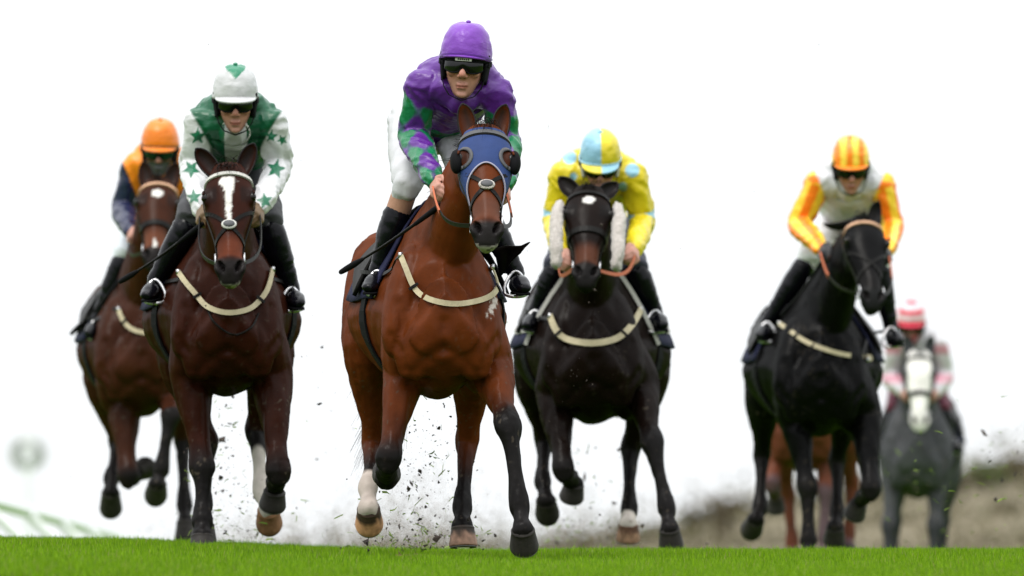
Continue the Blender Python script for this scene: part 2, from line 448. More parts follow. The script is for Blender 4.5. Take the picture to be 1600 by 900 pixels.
    for nm, J in legs.items():
        if nm[1] == 'H': J = [J[0], (J[1][0], J[1][1], J[1][2] + .10), (J[2][0], J[2][1], J[2][2] - .05)] + J[3:]
        P = [np.array(list(W(q[0], q[1], D + q[2]))) for q in J]
        lc[nm] = P
        L = lambda i, t: P[i] + (P[i + 1] - P[i]) * t
        if nm[1] == 'F':
            s = -1 if nm[0] == 'R' else 1
            top = np.array([X(.22) + s * .15, D + .24, zw - .42])
            pts = [top, P[0] * .7 + top * .3, P[0], L(0, .33), L(0, .72), P[1] - (P[1] - P[0]) * .03, L(1, .22), L(1, .6), P[2], L(2, .5), P[3]]
            rad = [(.080, .15), (.100, .148), (.098, .124), (.078, .094), (.050, .058), (.060, .060), (.038, .044), (.032, .042), (.048, .053), (.034, .038), (.050, .053)]
            chains.append((P[:4], (.1, .05, .04, .04)))
        else:
            pts = [P[0], P[0] * .45 + P[1] * .55, P[1], L(1, .38), L(1, .78), P[2], L(2, .25), L(2, .65), P[3], L(3, .5), P[4]]
            rad = [(.135, .22), (.135, .21), (.112, .155), (.084, .10), (.050, .066), (.053, .068), (.037, .048), (.031, .042), (.047, .053), (.034, .038), (.050, .054)]
            chains.append((P[:5], (.16, .13, .055, .045, .045)))
        sh.tube(pts, rad, n=16, sub=4)
        # hock point / knee cap
        if nm[1] == 'H':
            d = unit(P[2] - P[1]); sh.ell(P[2] - d * .02 + np.array([0, .05, .01]), ((.03, 0, 0), (0, .035, 0), (0, 0, .05)))
        else:
            sh.ell(P[1] + np.array([0, -.012, -.005]), ((.045, 0, 0), (0, .035, 0), (0, 0, .055)))
    me = bake(sh, voxel, 6, 0.5)
    V = mco(me); N = mno(me)
    # nostrils, mouth
    C = np.tile(np.array(coat, float), (len(V), 1))
    q = (V - O) / k; ht, hx, hf = q @ a, q @ r, q @ f
    inh = (ht > -.06) & (ht < .64) & (abs(hx) < .14) & (hf > -.2) & (hf < .12)
    # dark points
    black = np.array(points if points is not None else (0.008, 0.007, 0.007))
    cl = chains + [(np_, (.15, .2, .16, .13, .11, .1)), ([(t[1], D + t[0], t[2]) for t in tc], [.3] * len(tc)), ([O, Nn], (.1, .08))]
    cid, S, Lm, A, _ = near(V, cl)
    nzv = vnoise(V * 11) - .5
    for i, nm in enumerate(legs):
        m = cid == i
        lo, hi = pt if nm[1] == 'F' else hpt
        C[m] = mixc(C[m], black, ss(lo, hi, S[m] + nzv[m] * .15))
        if nm in socks:
            s0, cc = socks[nm]; C[m] = mixc(C[m], cc, ss(s0, s0 + .12, S[m] + nzv[m] * .2))
    up = ss(-.2, .12, (V[:, 2] - (zw - .25)))
    if muzzle is not None:
        tone, dark = muzzle
        C[inh] = mixc(C[inh], tone, (ss(.34, .42, ht[inh]) * (1 - ss(.47, .50, ht[inh]))) * .8)
        C[inh] = mixc(C[inh], dark, ss(.475, .52, ht[inh] + nzv[inh] * .03))
        C[inh] = mixc(C[inh], np.array(dark) * .6, ss(.045, .06, abs(hx[inh])) * ss(.10, .14, ht[inh]) * (1 - ss(.18, .22, ht[inh])) * .6)
    if fl is not None:      # foam round the lips
        mm_ = inh & (ht > .588) & (hf < -.0)
        C[mm_] = mixc(C[mm_], fl, (0.3 + .7 * ss(.45, .6, vnoise(V[mm_] * 60))) )
    if blaze:
        for kind, t0, t1, w0, w1 in blaze:
            tt = np.clip((ht - t0) / (t1 - t0), 0, 1)
            w = w0 + (w1 - w0) * tt + (vnoise(V * 45) - .5) * .014 + (vnoise(V * 120) - .5) * .010
            d_ = np.where((ht > t0) & (ht < t1), np.abs(hx), 1)
            if kind == 'star': d_ = np.sqrt(hx ** 2 + ((ht - (t0 + t1) / 2) * (w0 * 2 / (t1 - t0))) ** 2); w = w0 + (vnoise(V * 32) - .5) * .026 + (vnoise(V * 110) - .5) * .010
            m = inh & (hf > 0)
            C[m] = mixc(C[m], (.58, .56, .53), 1 - ss(-.004, .004, d_[m] - w[m]))
    for s in (-1, 1):
        cen = (.532, s * .046, .036)
        dd = np.sqrt(((ht - cen[0] + (np.abs(hx) - .046) * .7) / .034) ** 2 + ((hx - cen[1]) / .026) ** 2 + ((hf - cen[2]) / .036) ** 2)
        w = 1 - ss(.30, .95, dd)
        V -= np.outer(w * .036 * k, unit(f * .7 + r * s * .5 + a * .35))
        C = mixc(C, (.004, .003, .003), np.clip(w * 1.6, 0, 1))  # darkness of the cavity painted into the colour, on top of the dent
    # mouth crease
    w = (1 - ss(.004, .012, abs(ht - .582 + np.abs(hx) * .35))) * ((hf < -.005) & inh)
    V -= N * (w * .008)[:, None]
    # muscle grooves on the chest, neck and shoulder
    bv0 = BVHTree.FromPolygons([tuple(v) for v in V], [tuple(p.vertices) for p in me.polygons])
    gl = [[(0, -.54), (-.003, -.60), (0, -.66)]]
    for s in (-1, 1):
        gl += [[(s * .01, -.655), (s * .07, -.69), (s * .125, -.745), (s * .15, -.80)], [(s * .195, -.46), (s * .178, -.56), (s * .185, -.66)],
               [(s * .225, -.60), (s * .19, -.66), (s * .165, -.74)]]
    for gi_, path in enumerate(gl):
        pp = []
        for x_, z_ in crs(np.array(path), 4):
            hit = bv0.ray_cast(Vector((X(0) + x_, D - .22, zw + z_)), Vector((0, 1, 0)), 1.0)
            if hit[0] is not None: pp.append(list(hit[0]))
        if len(pp) < 3: continue
        pp = np.array(pp); sel = (np.abs(V - pp.mean(0)) < .32).all(1); idx = np.where(sel)[0]
        dd = np.full(len(idx), 9.)
        for i in range(len(pp) - 1):
            e_ = pp[i + 1] - pp[i]; l2 = e_ @ e_ + 1e-9; t_ = np.clip((V[idx] - pp[i]) @ e_ / l2, 0, 1)
            dd = np.minimum(dd, np.linalg.norm(V[idx] - pp[i] - t_[:, None] * e_, axis=1))
        V[idx] += N[idx] * (-.0075 * np.exp(-(dd / .018) ** 2) + .0025 * np.exp(-((dd - .042) / .022) ** 2))[:, None]
    # tendon and muscle relief
    rid = 1 - np.abs(vnoise(V * np.array([13, 13, 7]) + vnoise(V * 5)[:, None] * 1.5, 8) - .5) * 2
    V += N * (((vnoise(V * np.array([8, 8, 4.5]), 3) - .5) * .012 + (rid - .6) * .005 + (vnoise(V * np.array([24, 24, 14]), 5) - .5) * .004) * (~inh) * np.where(cid < 4, .55, 1))[:, None]
    if foam:
        pp = pix(V); dx = pp[:, 0] - foam[0]; dy = pp[:, 1] - foam[1]; an = foam[4]
        e_ = np.hypot((dx * math.cos(an) + dy * math.sin(an)) / foam[2], (-dx * math.sin(an) + dy * math.cos(an)) / foam[3]) + (vnoise(V * 70) - .5) * 1.6 + (vnoise(V * 160) - .5) * .8
        C = mixc(C, (.55, .50, .46), (1 - ss(.5, 1.0, e_)) * (N[:, 1] < 0) * (V[:, 1] < D + .45) * .8)
    lg = cid < 4; lower = lg & (S > .9)
    V += N * (((vnoise(V * np.array([34, 34, 7]), 12) - .5) * .010 * (lg & (S <= .9)) + (vnoise(V * np.array([60, 60, 9]), 13) - .5) * .0065 * lower))[:, None]
    fleck = ss(.80, .86, vnoise(V * 75, 14)) * (0.2 + .8 * ss(.45, .7, vnoise(V * 9, 15)))
    C = mixc(C, (.075, .060, .045), fleck * np.where(lg, .6, .22) * (~inh))
    setco(me, V); setcol(me, C)
    bv = BVHTree.FromPolygons([tuple(v) for v in V], [tuple(p.vertices) for p in me.polygons])
    body = put('body', me, M['coat'], H)
    # eyes
    for s in (-1, 1):
        e = Sh(); e.ell(hp(.168, s * .108, .030), (r * .017 * k, f * .019 * k, a * .021 * k)); part('eye', e, M['eye'], H)
        # lids
        lid = Sh(); pts = [hp(.168 - .026 * math.cos(w_), s * (.1165 - .004 * math.cos(w_) ** 2), .036 + .026 * math.sin(w_)) for w_ in np.linspace(-1.5, 1.5, 9)]
        lid.tube(pts, [.005 * k] * 9, hint=tuple(f), n=8, sub=2); part('eyelid', lid, M['coat'], H, col=np.array(coat) * .7)
    # ears
    for i, (s, spl) in enumerate(ears):
        upv = -a * 1.0 + r * s * .20 + f * .42; opn = f + r * s * .45
        L_ = .155
        if isinstance(spl, tuple): upv = -a * spl[0] + r * s * spl[1] + f * spl[2]; opn = f * spl[3] + r * s * spl[4] - a * (spl[5] if len(spl) > 5 else 0)
        else: upv = upv + r * s * spl
        G = ear(hp(.005, s * .058, -.03), upv, opn, L_ * k, .045 * k)
        e = Sh(); e.sheet(G, .007 * k)
        ev = np.array(e.v); nb = len(ev) // 2
        cc = np.tile(np.array(coat, float), (len(ev), 1))
        gi = np.tile(np.repeat(np.arange(13) / 12, 11), 2); gj = np.tile(np.tile(np.arange(11), 13), 2)
        edge = (abs(gj - 5) >= 5) | (gi > .93)
        cc[edge] = black * 1.2
        inner = np.zeros(len(ev), bool); inner[:nb] = True
        ctr = np.array([ev[np.arange(143) + (0)].mean(0)])
        cc = mixc(cc, black * 1.5 + .006, (1 - abs(gj - 5) / 5.) * .75 * ((gi < .85)))
        part('ear', e, M['coat'], H, col=cc)
    # forelock, mane, tail
    hc = np.array(mane if mane is not None else (.012, .010, .009))
    sh = Sh()
    for _ in range(70):
        p = hp(random.uniform(-.03, .01), random.uniform(-.035, .035), random.uniform(.0, .045))
        dr = a * random.uniform(.02, .10) + f * random.uniform(.0, .03) + r * random.uniform(-.05, .05)
        strands(sh, [p], lambda p0: np.array([p0 + (f * .03 - a * .015) * k * (math.sin(t * 3)) + dr * t for t in np.linspace(0, 1, 5)]), .0018)
    part('forelock', sh, M['hair'], H, col=hc)
    sh = Sh()
    crest = crs(np.array([np.array(p_) for p_ in np_[1:]]), 16)
    rr = crs(np.array([[.27], [.235], [.18], [.143], [.115]]), 16)[:, 0]
    T = np.gradient(crest, axis=0)
    for i in range(6, len(crest)):
        t = unit(T[i]); upn = np.cross(t, [1, 0, 0]); upn = upn if upn[2] > 0 else -upn
        for _ in range(9):
            p = crest[i] + upn * (rr[i] - .012) + np.array([random.uniform(-.02, .02), 0, 0]) + t * random.uniform(-.01, .01)
            sd_ = -1 if random.random() < .8 else 1
            ln = random.uniform(.03, .085); wx = random.uniform(.5, 1.1)
            blow = np.array([random.uniform(-.2, .2), random.uniform(.3, .9), random.uniform(.0, .5)])
            strands(sh, [p], lambda p0: np.array([p0 + upn * ln * .45 * math.sin(t_ * 2.6) + (np.array([sd_ * wx, 0, -.35]) * t_ + blow * t_ * t_) * ln for t_ in np.linspace(0, 1, 5)]), .0022)
    part('mane', sh, M['hair'], H, col=hc)
    sh = Sh()
    dock = np.array([X(1.72), D + 1.72, zc - .16])
    pts = [dock, dock + np.array([0, .10, .02]), dock + np.array([.0, .22, -.05]), dock + np.array([-.01, .30, -.16])]
    sh.tube(pts, [.035, .03, .022, .012], n=8)
    for _ in range(380):
        u_ = random.random(); b0 = crs(np.array(pts), 8)[int(u_ * 23)]
        ex = random.gauss(tail[0], .05); ln = random.uniform(*tail[1:])
        ry = random.uniform(.12, .4)
        strands(sh, [b0], lambda p0: np.array([p0 + np.array([ex * t_ ** 1.4 + .02 * math.sin(t_ * 5 + ex * 30), ry * math.sin(t_ * 2) * .8, -ln * t_ ** 1.25]) for t_ in np.linspace(0, 1, 8)]), .0022)
    part('tail', sh, M['hair'], H, col=hc)
    # hooves
    for nm, P in lc.items():
        c0, c1 = P[-2], P[-1]; d = unit(c1 - c0); ln = np.linalg.norm(c1 - c0)
        ln = max(ln, .075)
        if nm in tilt:
            an = math.radians(tilt[nm]); bk_ = np.array([0, 1., 0]); bk_ = unit(bk_ - d * (bk_ @ d)); d = d * math.cos(an) + bk_ * math.sin(an); ln *= .88
        fw = np.array([0, -1., 0]); fw = unit(fw - d * (fw @ d)); sd_ = np.cross(d, fw)
        sh = Sh(); st = []
        for t, rx, rf, rb in ((-.14, .042, .044, .040), (-.02, .0515, .055, .048), (.04, .0535, .058, .050), (.12, .0525, .058, .049), (.5, .0585, .070, .052), (.93, .0645, .083, .056), (1.0, .0620, .080, .054)):
            st.append((c0 + d * ln * t, sd_, fw, rx * .97, rf * .97, rb * .97, 0))
        sh.loft(st, 24, 2)
        hc_ = hoofs.get(nm, ((.018, .015, .013), (.018, .015, .013)))
        hv = np.array(sh.v); tt = (hv - c0) @ d / ln
        nzh = vnoise(hv * 45)
        cc = mixc(hc_[0], hc_[1], ss(.25, .5, tt + (nzh - .5) * .35)) * (0.75 + .5 * nzh[:, None])
        ho = part('hoof', sh, M['hoof'], H, col=cc)
        sh = Sh()
        sp = [c0 + d * (ln * 1.0 + .004) + sd_ * .052 * math.sin(w_) + fw * (.070 * math.cos(w_) if math.cos(w_) > 0 else .048 * math.cos(w_)) for w_ in np.linspace(-2.5, 2.5, 21)]
        sh.ribbon(sp, [d] * 21, .013, .005); part('horseshoe', sh, M['shoe'], ho)
    info = dict(H=H, D=D, X=X, zw=zw, zc=zc, bv=bv, hp=hp, O=O, a=a, f=f, r=r, k=k, tc=tc, base=base, sw=sw)
    HORSES[key] = info
    return info

# ---------------------------------------------------------------- tack
def tpoint(h, dep, ang, off):
    """point on the trunk; ang measured from straight up, + to the right of the picture"""
    c = Vector((np.interp(dep, h['tc'][:, 0], h['tc'][:, 1]), h['D'] + dep, np.interp(dep, h['tc'][:, 0], h['tc'][:, 2])))
    d = Vector((math.sin(ang), 0, math.cos(ang)))
    o = c + d * 0.9
    hit = h['bv'].ray_cast(o, -d)
    if hit[0] is None: return c + d * .3, d
    return hit[0] + d * off, hit[1]

def hpoint(h, t, ang, off):
    """point on the head; ang from the front of the face"""
    c = Vector(h['hp'](t, 0, -.03)); d = Vector(h['f'] * math.cos(ang) + h['r'] * math.sin(ang))
    hit = h['bv'].ray_cast(c + d * .35, -d)
    if hit[0] is None: return c + d * .1, d
    return hit[0] + d * off, hit[1]

def strap(sh, pn, width, thick=.005, sub=None):
    P = np.array([list(p) for p, n in pn]); N = np.array([list(n) for p, n in pn])
    for _ in range(2):
        P[1:-1] = P[1:-1] * .5 + .25 * (P[:-2] + P[2:])
    sh.ribbon(P, N, width, thick)

def bridle(key, label, brow='leather', nose='leather', pad=None, hands=(), reincol='leather', cheekfleece=False, cross=True, grip=None, nt_=.33):
    h = HORSES[key]; k = h['k']
    B = thing('bridle', Vector(h['hp'](.3, 0, 0)), label, 'bridle', 'bridles')
    R = math.radians
    sh = Sh(); strap(sh, [hpoint(h, .055 + .028 * (abs(x) / 100) ** 2, R(x), .006) for x in range(-100, 101, 10)], .017 * k, .010); part('browband', sh, M[brow], B)
    sh = Sh(); strap(sh, [hpoint(h, -.005, R(x), .006) for x in list(range(95, 270, 12))], .024 * k, .006); part('headpiece', sh, M['leather'], B)
    for s in (-1, 1):
        sh = Sh(); strap(sh, [hpoint(h, t, s * R(92 - 20 * max(0, (t - .2))), .006) for t in np.linspace(.04, .46, 15)], .018 * k, .005); part('cheekpiece', sh, M['leather'], B)
        sh = Sh(); strap(sh, [hpoint(h, .08 + .14 * q, s * R(95 + 75 * q), .006) for q in np.linspace(0, 1, 9)], .014 * k, .005); part('throat_lash', sh, M['leather'], B)
        c, n = hpoint(h, .475, s * R(80), .010)
        ring = Sh(); rp = [c + Vector(h['a']) * .036 * k * math.cos(w_) + Vector(h['f']) * .036 * k * math.sin(w_) for w_ in np.linspace(0, 2 * math.pi, 17)]
        ring.tube(rp, [.0042] * 17, hint=tuple(h['r']), n=6, sub=1, endcap=False); part('bit_ring', ring, M['steel'], B)
    if cross:
        for s in (-1, 1):
            sh = Sh(); strap(sh, [hpoint(h, nt_ - .085 * math.sin(R(x)) * s - .02 * (1 - math.cos(R(x))), R(x), .006) for x in range(-85, 86, 10)], .017 * k, .005); part('noseband', sh, M['leather'], B)
        sh = Sh(); strap(sh, [hpoint(h, .46, R(x), .006) for x in range(95, 266, 12)], .016 * k, .005); part('chin_strap', sh, M['leather'], B)
    else:
        sh = Sh(); strap(sh, [hpoint(h, nt_, R(x), .008) for x in range(-180, 181, 12)], .030 * k, .010); part('noseband', sh, M[nose], B)
    if pad:
        c, n = hpoint(h, nt_ - .002, 0, .010)
        sh = Sh(); sh.ell(c, (h['r'] * .036 * k, h['a'] * .026 * k, h['f'] * .010 * k)); part('nose_pad', sh, M[pad], B)
        sh = Sh(); sh.ell(c + Vector(h['f']) * .007, (h['r'] * .027 * k, h['a'] * .018 * k, h['f'] * .008 * k)); part('pad_patch', sh, M['greytrim'], B)
    if cheekfleece:
        for s in (-1, 1):
            sh = Sh(); pts = [h['hp'](t, s * x, y) for t, x, y in ((.10, .140, .0), (.18, .150, .015), (.28, .150, .02), (.38, .150, .02), (.46, .145, .0))]
            sh.tube(pts, [(.024, .028), (.033, .036), (.034, .036), (.033, .036), (.026, .028)], hint=tuple(h['r']), n=16, sub=5)
            v = np.array(sh.v); me = shm(sh); V = mco(me); V += mno(me) * ((vnoise(V * 90) - .5) * .016)[:, None]; setco(me, V)
            put('fleece_roll', me, M['fleece'], B)
    for s, hand in zip((-1, 1), hands):
        c, n = hpoint(h, .48, s * R(84), .014); p1 = Vector(hand)
        mid = [c.lerp(p1, t) + Vector((s * .03 * math.sin(t * 3.14), 0, -.05 * math.sin(t * 3.14))) for t in np.linspace(0, 1, 12)]
        sh = Sh(); sh.ribbon(mid, [(1, 0, 0.2)] * 12, .018, .005); part('rein', sh, M[reincol], B)
        if grip:
            sh = Sh(); sh.ribbon([q + Vector((s * .003, 0, 0)) for q in mid[7:]], [(1, 0, .2)] * 5, .024, .008); part('rein_grip', sh, M[grip], B)
        # spare rein loop
        q = p1 + Vector((0, .02, -.02)); nk = Vector((h['X'](.3), h['D'] + .30, h['zw'] - .02))
    return B

def breastplate(key, path, label, col='cream', width=.024, arms=True):
    h = HORSES[key]
    o = Vector((0, 0, CAMZ)); pn = []
    P = crs(np.array(path, float), 6)
    for px, py in P:
        t = W(px, py, h['D'] + .4)
        hit = h['bv'].ray_cast(o, (t - o).normalized())
        if hit[0] is None: 
            hit = h['bv'].find_nearest(W(px, py, h['D'] + .2))
        pn.append((hit[0] + hit[1] * .010, hit[1]))
    # keep inside a sensible depth band
    B = thing('breastplate', pn[len(pn) // 2][0], label, 'breastplate', 'breast girths')
    Q = np.array([list(p) for p, n in pn]); Nn = np.array([list(n) for p, n in pn])
    for _ in range(6):
        Q[1:-1] = Q[1:-1] * .5 + .25 * (Q[:-2] + Q[2:]); Nn[1:-1] = Nn[1:-1] * .5 + .25 * (Nn[:-2] + Nn[2:])
    Q += Nn * .009
    sh = Sh(); sh.ribbon(Q, Nn, width, .006); part('chest_strap', sh, M[col], B)
    for end, s in ((0, -1), (-1, 1)):
        e = Vector(Q[end]); g, gn = tpoint(h, .58, s * math.radians(62), .016)
        pts = []
        for t in np.linspace(0, 1, 12):
            q = e.lerp(g, t); n_ = h['bv'].find_nearest(q)
            pts.append((n_[0] + n_[1] * .012, n_[1]))
        sh = Sh(); strap(sh, pts, .018, .005); part('side_strap', sh, M['leather'], B)
        b = Sh(); b.box(e, (Vector((.010, 0, 0)), Vector((0, .008, 0)), Vector((0, 0, .012)))); part('buckle', b, M['steel'], B)
    for fr in (.22, .78):
        i = int(len(Q) * fr); sh = Sh(); t = unit(Q[i + 1] - Q[i])
        sdv = np.cross(t, Nn[i]); sh.ribbon([Q[i] - sdv * .024 + Nn[i] * .006, Q[i] + Nn[i] * .008, Q[i] + sdv * .024 + Nn[i] * .006], [Nn[i]] * 3, .012, .006); part('keeper', sh, M['leather'], B)
    return B

def saddle(key, label, feet=(), cloth='navy', edge=None, span=84, flap=None, deps=(.60, 1.15)):
    h = HORSES[key]; R = math.radians
    S = thing('saddle', Vector((h['X'](.75), h['D'] + .75, h['zw'])), label, 'saddle', 'racing saddles')
    G = np.zeros((16, 29, 3))
    for i, dep in enumerate(np.linspace(deps[0], deps[1], 16)):
        for j, x in enumerate(np.linspace(-span, span, 29)):
            p, n = tpoint(h, dep, R(x), .014 + .012 * max(0, (abs(x) - 70) / 40) * (.6 + .4 * math.sin(i * 1.3 + j)))
            G[i, j] = p
    Gs = G.copy()
    Gs[1:-1, 1:-1] = .4 * G[1:-1, 1:-1] + .15 * (G[:-2, 1:-1] + G[2:, 1:-1] + G[1:-1, :-2] + G[1:-1, 2:])
    sh = Sh(); sh.sheet(Gs, .010); cl = part('saddle_cloth', sh, M[cloth], S)
    if edge:
        for row in ((0, 0),):
            sh = Sh(); Pn = [(Vector(Gs[0, j]) + Vector((0, -.010, 0)), Vector((0, -1, .2))) for j in range(29)]
            sh.ribbon([p for p, n in Pn], [n for p, n in Pn], .020, .006); part('edging', sh, M[edge], cl)
        for s in (2, 26):
            sh = Sh(); Pn = [(Vector(Gs[i, s]) + Vector((math.copysign(.012, s - 14), 0, 0)), Vector((math.copysign(1, s - 14), 0, 0))) for i in range(1, 15)]
            sh.ribbon([p for p, n in Pn], [n for p, n in Pn], .016, .006); part('stripe', sh, M[edge], cl)
    G2 = np.zeros((12, 21, 3))
    for i, dep in enumerate(np.linspace(.66, .98, 12)):
        wsp = 78 - 22 * (i / 11)
        for j, x in enumerate(np.linspace(-wsp, wsp, 21)):
            p, n = tpoint(h, dep, R(x), .034 + .05 * (i / 11 - .45) ** 2)
            G2[i, j] = p
    sh = Sh(); sh.sheet(G2, .018); part('seat', sh, M['leather'], S)
    sh = Sh(); strap(sh, [tpoint(h, .60, R(x), .012) for x in range(72, 289, 9)], .07, .008); part('girth', sh, M['black'], S)
    for s, ft in zip((-1, 1), feet):
        ft = Vector(ft); top, n = tpoint(h, .74, s * R(58), .05)
        sh = Sh(); pts = [top.lerp(ft + Vector((0, 0, .10)), t) + Vector((s * .02 * math.sin(t * 3.1), 0, 0)) for t in np.linspace(0, 1, 8)]
        sh.ribbon(pts, [(s, 0, .1)] * 8, .016, .005); part('stirrup_leather', sh, M['leather'], S)
        sh = Sh(); c = ft + Vector((0, .0, .01))
        lp = [c + Vector((.050 * math.sin(w_) * (1 if math.cos(w_) > 0 else 1 - .35 * abs(math.cos(w_))), .030 * -math.cos(w_), .030 + (.070 * -math.cos(w_) if math.cos(w_) < 0 else -.040 * math.cos(w_) ** .4))) for w_ in np.linspace(0, 2 * math.pi, 25)]
        sh.tube(lp, [(.0045, .008)] * 25, hint=(0, 1, 0), n=8, sub=1, endcap=False); part('stirrup', sh, M['steel'], S)
    if flap is not None:
        P = np.array([list(W(px, py, h['D'] + d)) for px, py, d in flap]).reshape(2, -1, 3)
        A = crs(P[0], 5); B = crs(P[1], 5)
        G = np.array([A * (1 - t) + B * t + np.outer(np.sin(np.linspace(0, 9, len(A))) * math.sin(t * 3) * .012, [.3, -1, 0]) for t in np.linspace(0, 1, 9)])
        sh = Sh(); sh.sheet(G, .007); part('loose_flap', sh, M['leather'], S)
    return S
# ---------------------------------------------------------------- riders
RIDERS = {}
def hand(sh, w, d, s, n, sc=1.0, curl=1.15):
    """w wrist, d towards knuckles, s thumb side, n back of the hand"""
    d, s, n = unit(d), unit(s), unit(n)
    sh.tube([w - d * .03, w + d * .01, w + d * .045, w + d * .085], [(.026, .020), (.027, .019), (.036, .017), (.037, .014)], hint=tuple(s), n=14)
    for i in range(4):
        off = (.028 - .019 * i); ln = (.043, .047, .044, .035)[i]
        p = w + d * (.084 - .004 * abs(i - 1)) + s * off
        pts = [p - d * .02, p]; ang = 0
        for j, q in enumerate((1, .68, .5)):
            ang += curl * (0.75 if j == 0 else 1)
            p = p + (d * math.cos(ang) - n * math.sin(ang)) * ln * q; pts.append(p)
        sh.tube(pts, [.0105, .0105, .0098, .0090, .0078], n=10, sub=3)
    b = w + d * .022 + s * .026
    pts = [b, b + s * .022 + d * .022 - n * .010, b + s * .018 + d * .050 - n * .022, b + s * .004 + d * .066 - n * .036]
    sh.tube(pts, [.014, .0125, .011, .0088], n=10, sub=3)

def person(key, D, label, head, pitch, yaw, roll, hk, J, jacket, legcol, breech, boot_top, capfn, voxel=.007, peak=.030, lens='lens', glove=None, skin=(.40, .195, .145), mask=None, band=None,
           bodyvox=.0055, decal=None, harness=True, capw=1.0, badge=False, bulk=1.0, snood=None):
    p_, y_, r_ = map(math.radians, (pitch, yaw, roll))
    f = np.array([math.sin(y_), -math.cos(y_) * math.cos(p_), -math.sin(p_)])
    r = unit(np.cross(f, [0, 0, 1.0])); r = -r if r[0] < 0 else r
    u = unit(np.cross(r, f)); u = u if u[2] > 0 else -u
    c_, s_ = math.cos(r_), math.sin(r_); r, u = r * c_ - u * s_, u * c_ + r * s_       # + roll: crown leans right in the picture
    O = np.array(list(W(head[0], head[1], D + head[2]))) - f * .085 * hk
    def hh(x, y, z): return O + (r * x + f * y + u * z) * hk
    J = {k_: np.array(list(W(v[0], v[1], D + v[2]))) for k_, v in J.items()}
    hipm = (J['hl'] + J['hr']) / 2; shm_ = (J['sl'] + J['sr']) / 2
    lat = unit(J['sr'] - J['sl']); half = np.linalg.norm(J['sr'] - J['sl']) / 2
    nb = hh(0, -.045, -.135)
    gz = float(ground(hipm[0], D + .7))
    T = thing('person', Vector((hipm[0], hipm[1], hipm[2] - .1)), label, 'person', 'jockeys riding the racehorses')
    perp0 = unit(np.cross(lat, shm_ - hipm)); perp0 = perp0 if perp0[2] > 0 else -perp0
    b = Sh()
    # --- head
    b.ell(hh(0, -.012, .035), (r * .076 * hk, f * .098 * hk, u * .088 * hk), 18, 12)
    st = []
    for z, w, fr, bk in ((.05, .066, .082, .08), (.015, .070, .086, .08), (-.02, .071, .087, .07), (-.055, .065, .084, .055), (-.082, .052, .081, .035), (-.105, .040, .078, .01), (-.122, .027, .070, -.01), (-.130, .014, .058, -.02)):
        st.append((hh(0, (fr - bk) / 2, z), r, f, w * hk, (fr + bk) / 2 * hk, (fr + bk) / 2 * hk, 0))
    b.loft(st, 24, 3)
    b.tube([hh(0, .082, .008), hh(0, .094, -.012), hh(0, .106, -.032), hh(0, .103, -.042)], [(.010 * hk, .012 * hk), (.0105 * hk, .013 * hk), (.0145 * hk, .014 * hk), (.010 * hk, .008 * hk)], hint=tuple(r), n=12)
    for s in (-1, 1):
        b.ell(hh(s * .0135, .094, -.040), (r * .0095 * hk, f * .012 * hk, u * .009 * hk), 10, 6)
        b.ell(hh(s * .043, .066, -.028), (r * .024 * hk, f * .020 * hk, u * .018 * hk), 10, 6)
        b.ell(hh(s * .074, -.012, -.012), (r * .009 * hk, f * .020 * hk, u * .032 * hk), 10, 6)
    b.ell(hh(0, .0845, -.0735), (r * .024 * hk, f * .0085 * hk, u * .0065 * hk), 12, 6)
    b.ell(hh(0, .0825, -.0865), (r * .021 * hk, f * .0085 * hk, u * .0065 * hk), 12, 6)
    b.ell(hh(0, .068, -.113), (r * .022 * hk, f * .016 * hk, u * .015 * hk), 12, 6)
    b.ell(hh(0, .080, .022), (r * .050 * hk, f * .012 * hk, u * .010 * hk), 12, 6)
    b.tube([hh(0, -.02, -.03), hh(0, -.03, -.10), nb, shm_ + (hipm - shm_) * .15], [.056, .052, .050, .05], n=18)
    b.tube([hipm, hipm * .5 + shm_ * .5, shm_ + (hipm - shm_) * .1], [(.11, .09), (.10, .08), (.10, .07)], hint=tuple(lat), n=18)
    for q, sgn in (('l', -1), ('r', 1)):
        s_, e_, w_ = J['s' + q], J['e' + q], J['w' + q]
        b.tube([shm_ * .6 + s_ * .4 - perp0 * .02, s_ - perp0 * .02], [.035, .036], n=12); b.tube([s_ - perp0 * .01, e_], [.036, .032], n=12); b.tube([e_, w_], [.032, .024], n=12)
        d = unit(w_ - e_) * .5 + np.array([0, -.75, -.35]) * .5
        hand(b, w_, d, np.array([-sgn * .45, -.1, .9]), np.array([sgn, -.15, .35]))
        b.tube([hipm * .4 + J['h' + q] * .6, J['h' + q]], [.06, .06], n=12); b.tube([J['h' + q], J['k' + q]], [.06, .045], n=12); b.tube([J['k' + q], J['a' + q]], [.04, .030], n=12)
        b.tube([J['a' + q] + np.array([0, 0, -.02]), J['a' + q] + np.array([sgn * .022, -.11, -.062])], [.026, .016], n=10)
    me = bake(b, bodyvox, 3, .45); V = mco(me)
    q = (V - O) / hk; x, y, z = q @ r, q @ f, q @ u
    C = np.tile(np.array(skin), (len(V), 1)); hd = (z > -.15) & (z < .16) & (abs(x) < .1) & (y > -.15)
    C = mixc(C, np.array(skin) * np.array([1.02, .72, .68]), hd * np.exp(-((abs(x) - .04) ** 2 / .0006 + (z + .03) ** 2 / .0008)) * .7)
    C = mixc(C, np.array(skin) * np.array([1.0, .7, .66]), hd * np.exp(-(x ** 2 / .0003 + (z + .036) ** 2 / .0004)) * .6)
    C = mixc(C, np.array(skin) * np.array([.80, .80, .84]), hd * ss(-.06, -.085, z) * (y > .0) * .45 * (0.6 + .4 * vnoise(V * 300)))
    lip = np.exp(-((z + .080) ** 2 / .00006)) * (1 - ss(.018, .027, abs(x))) * (y > .06)
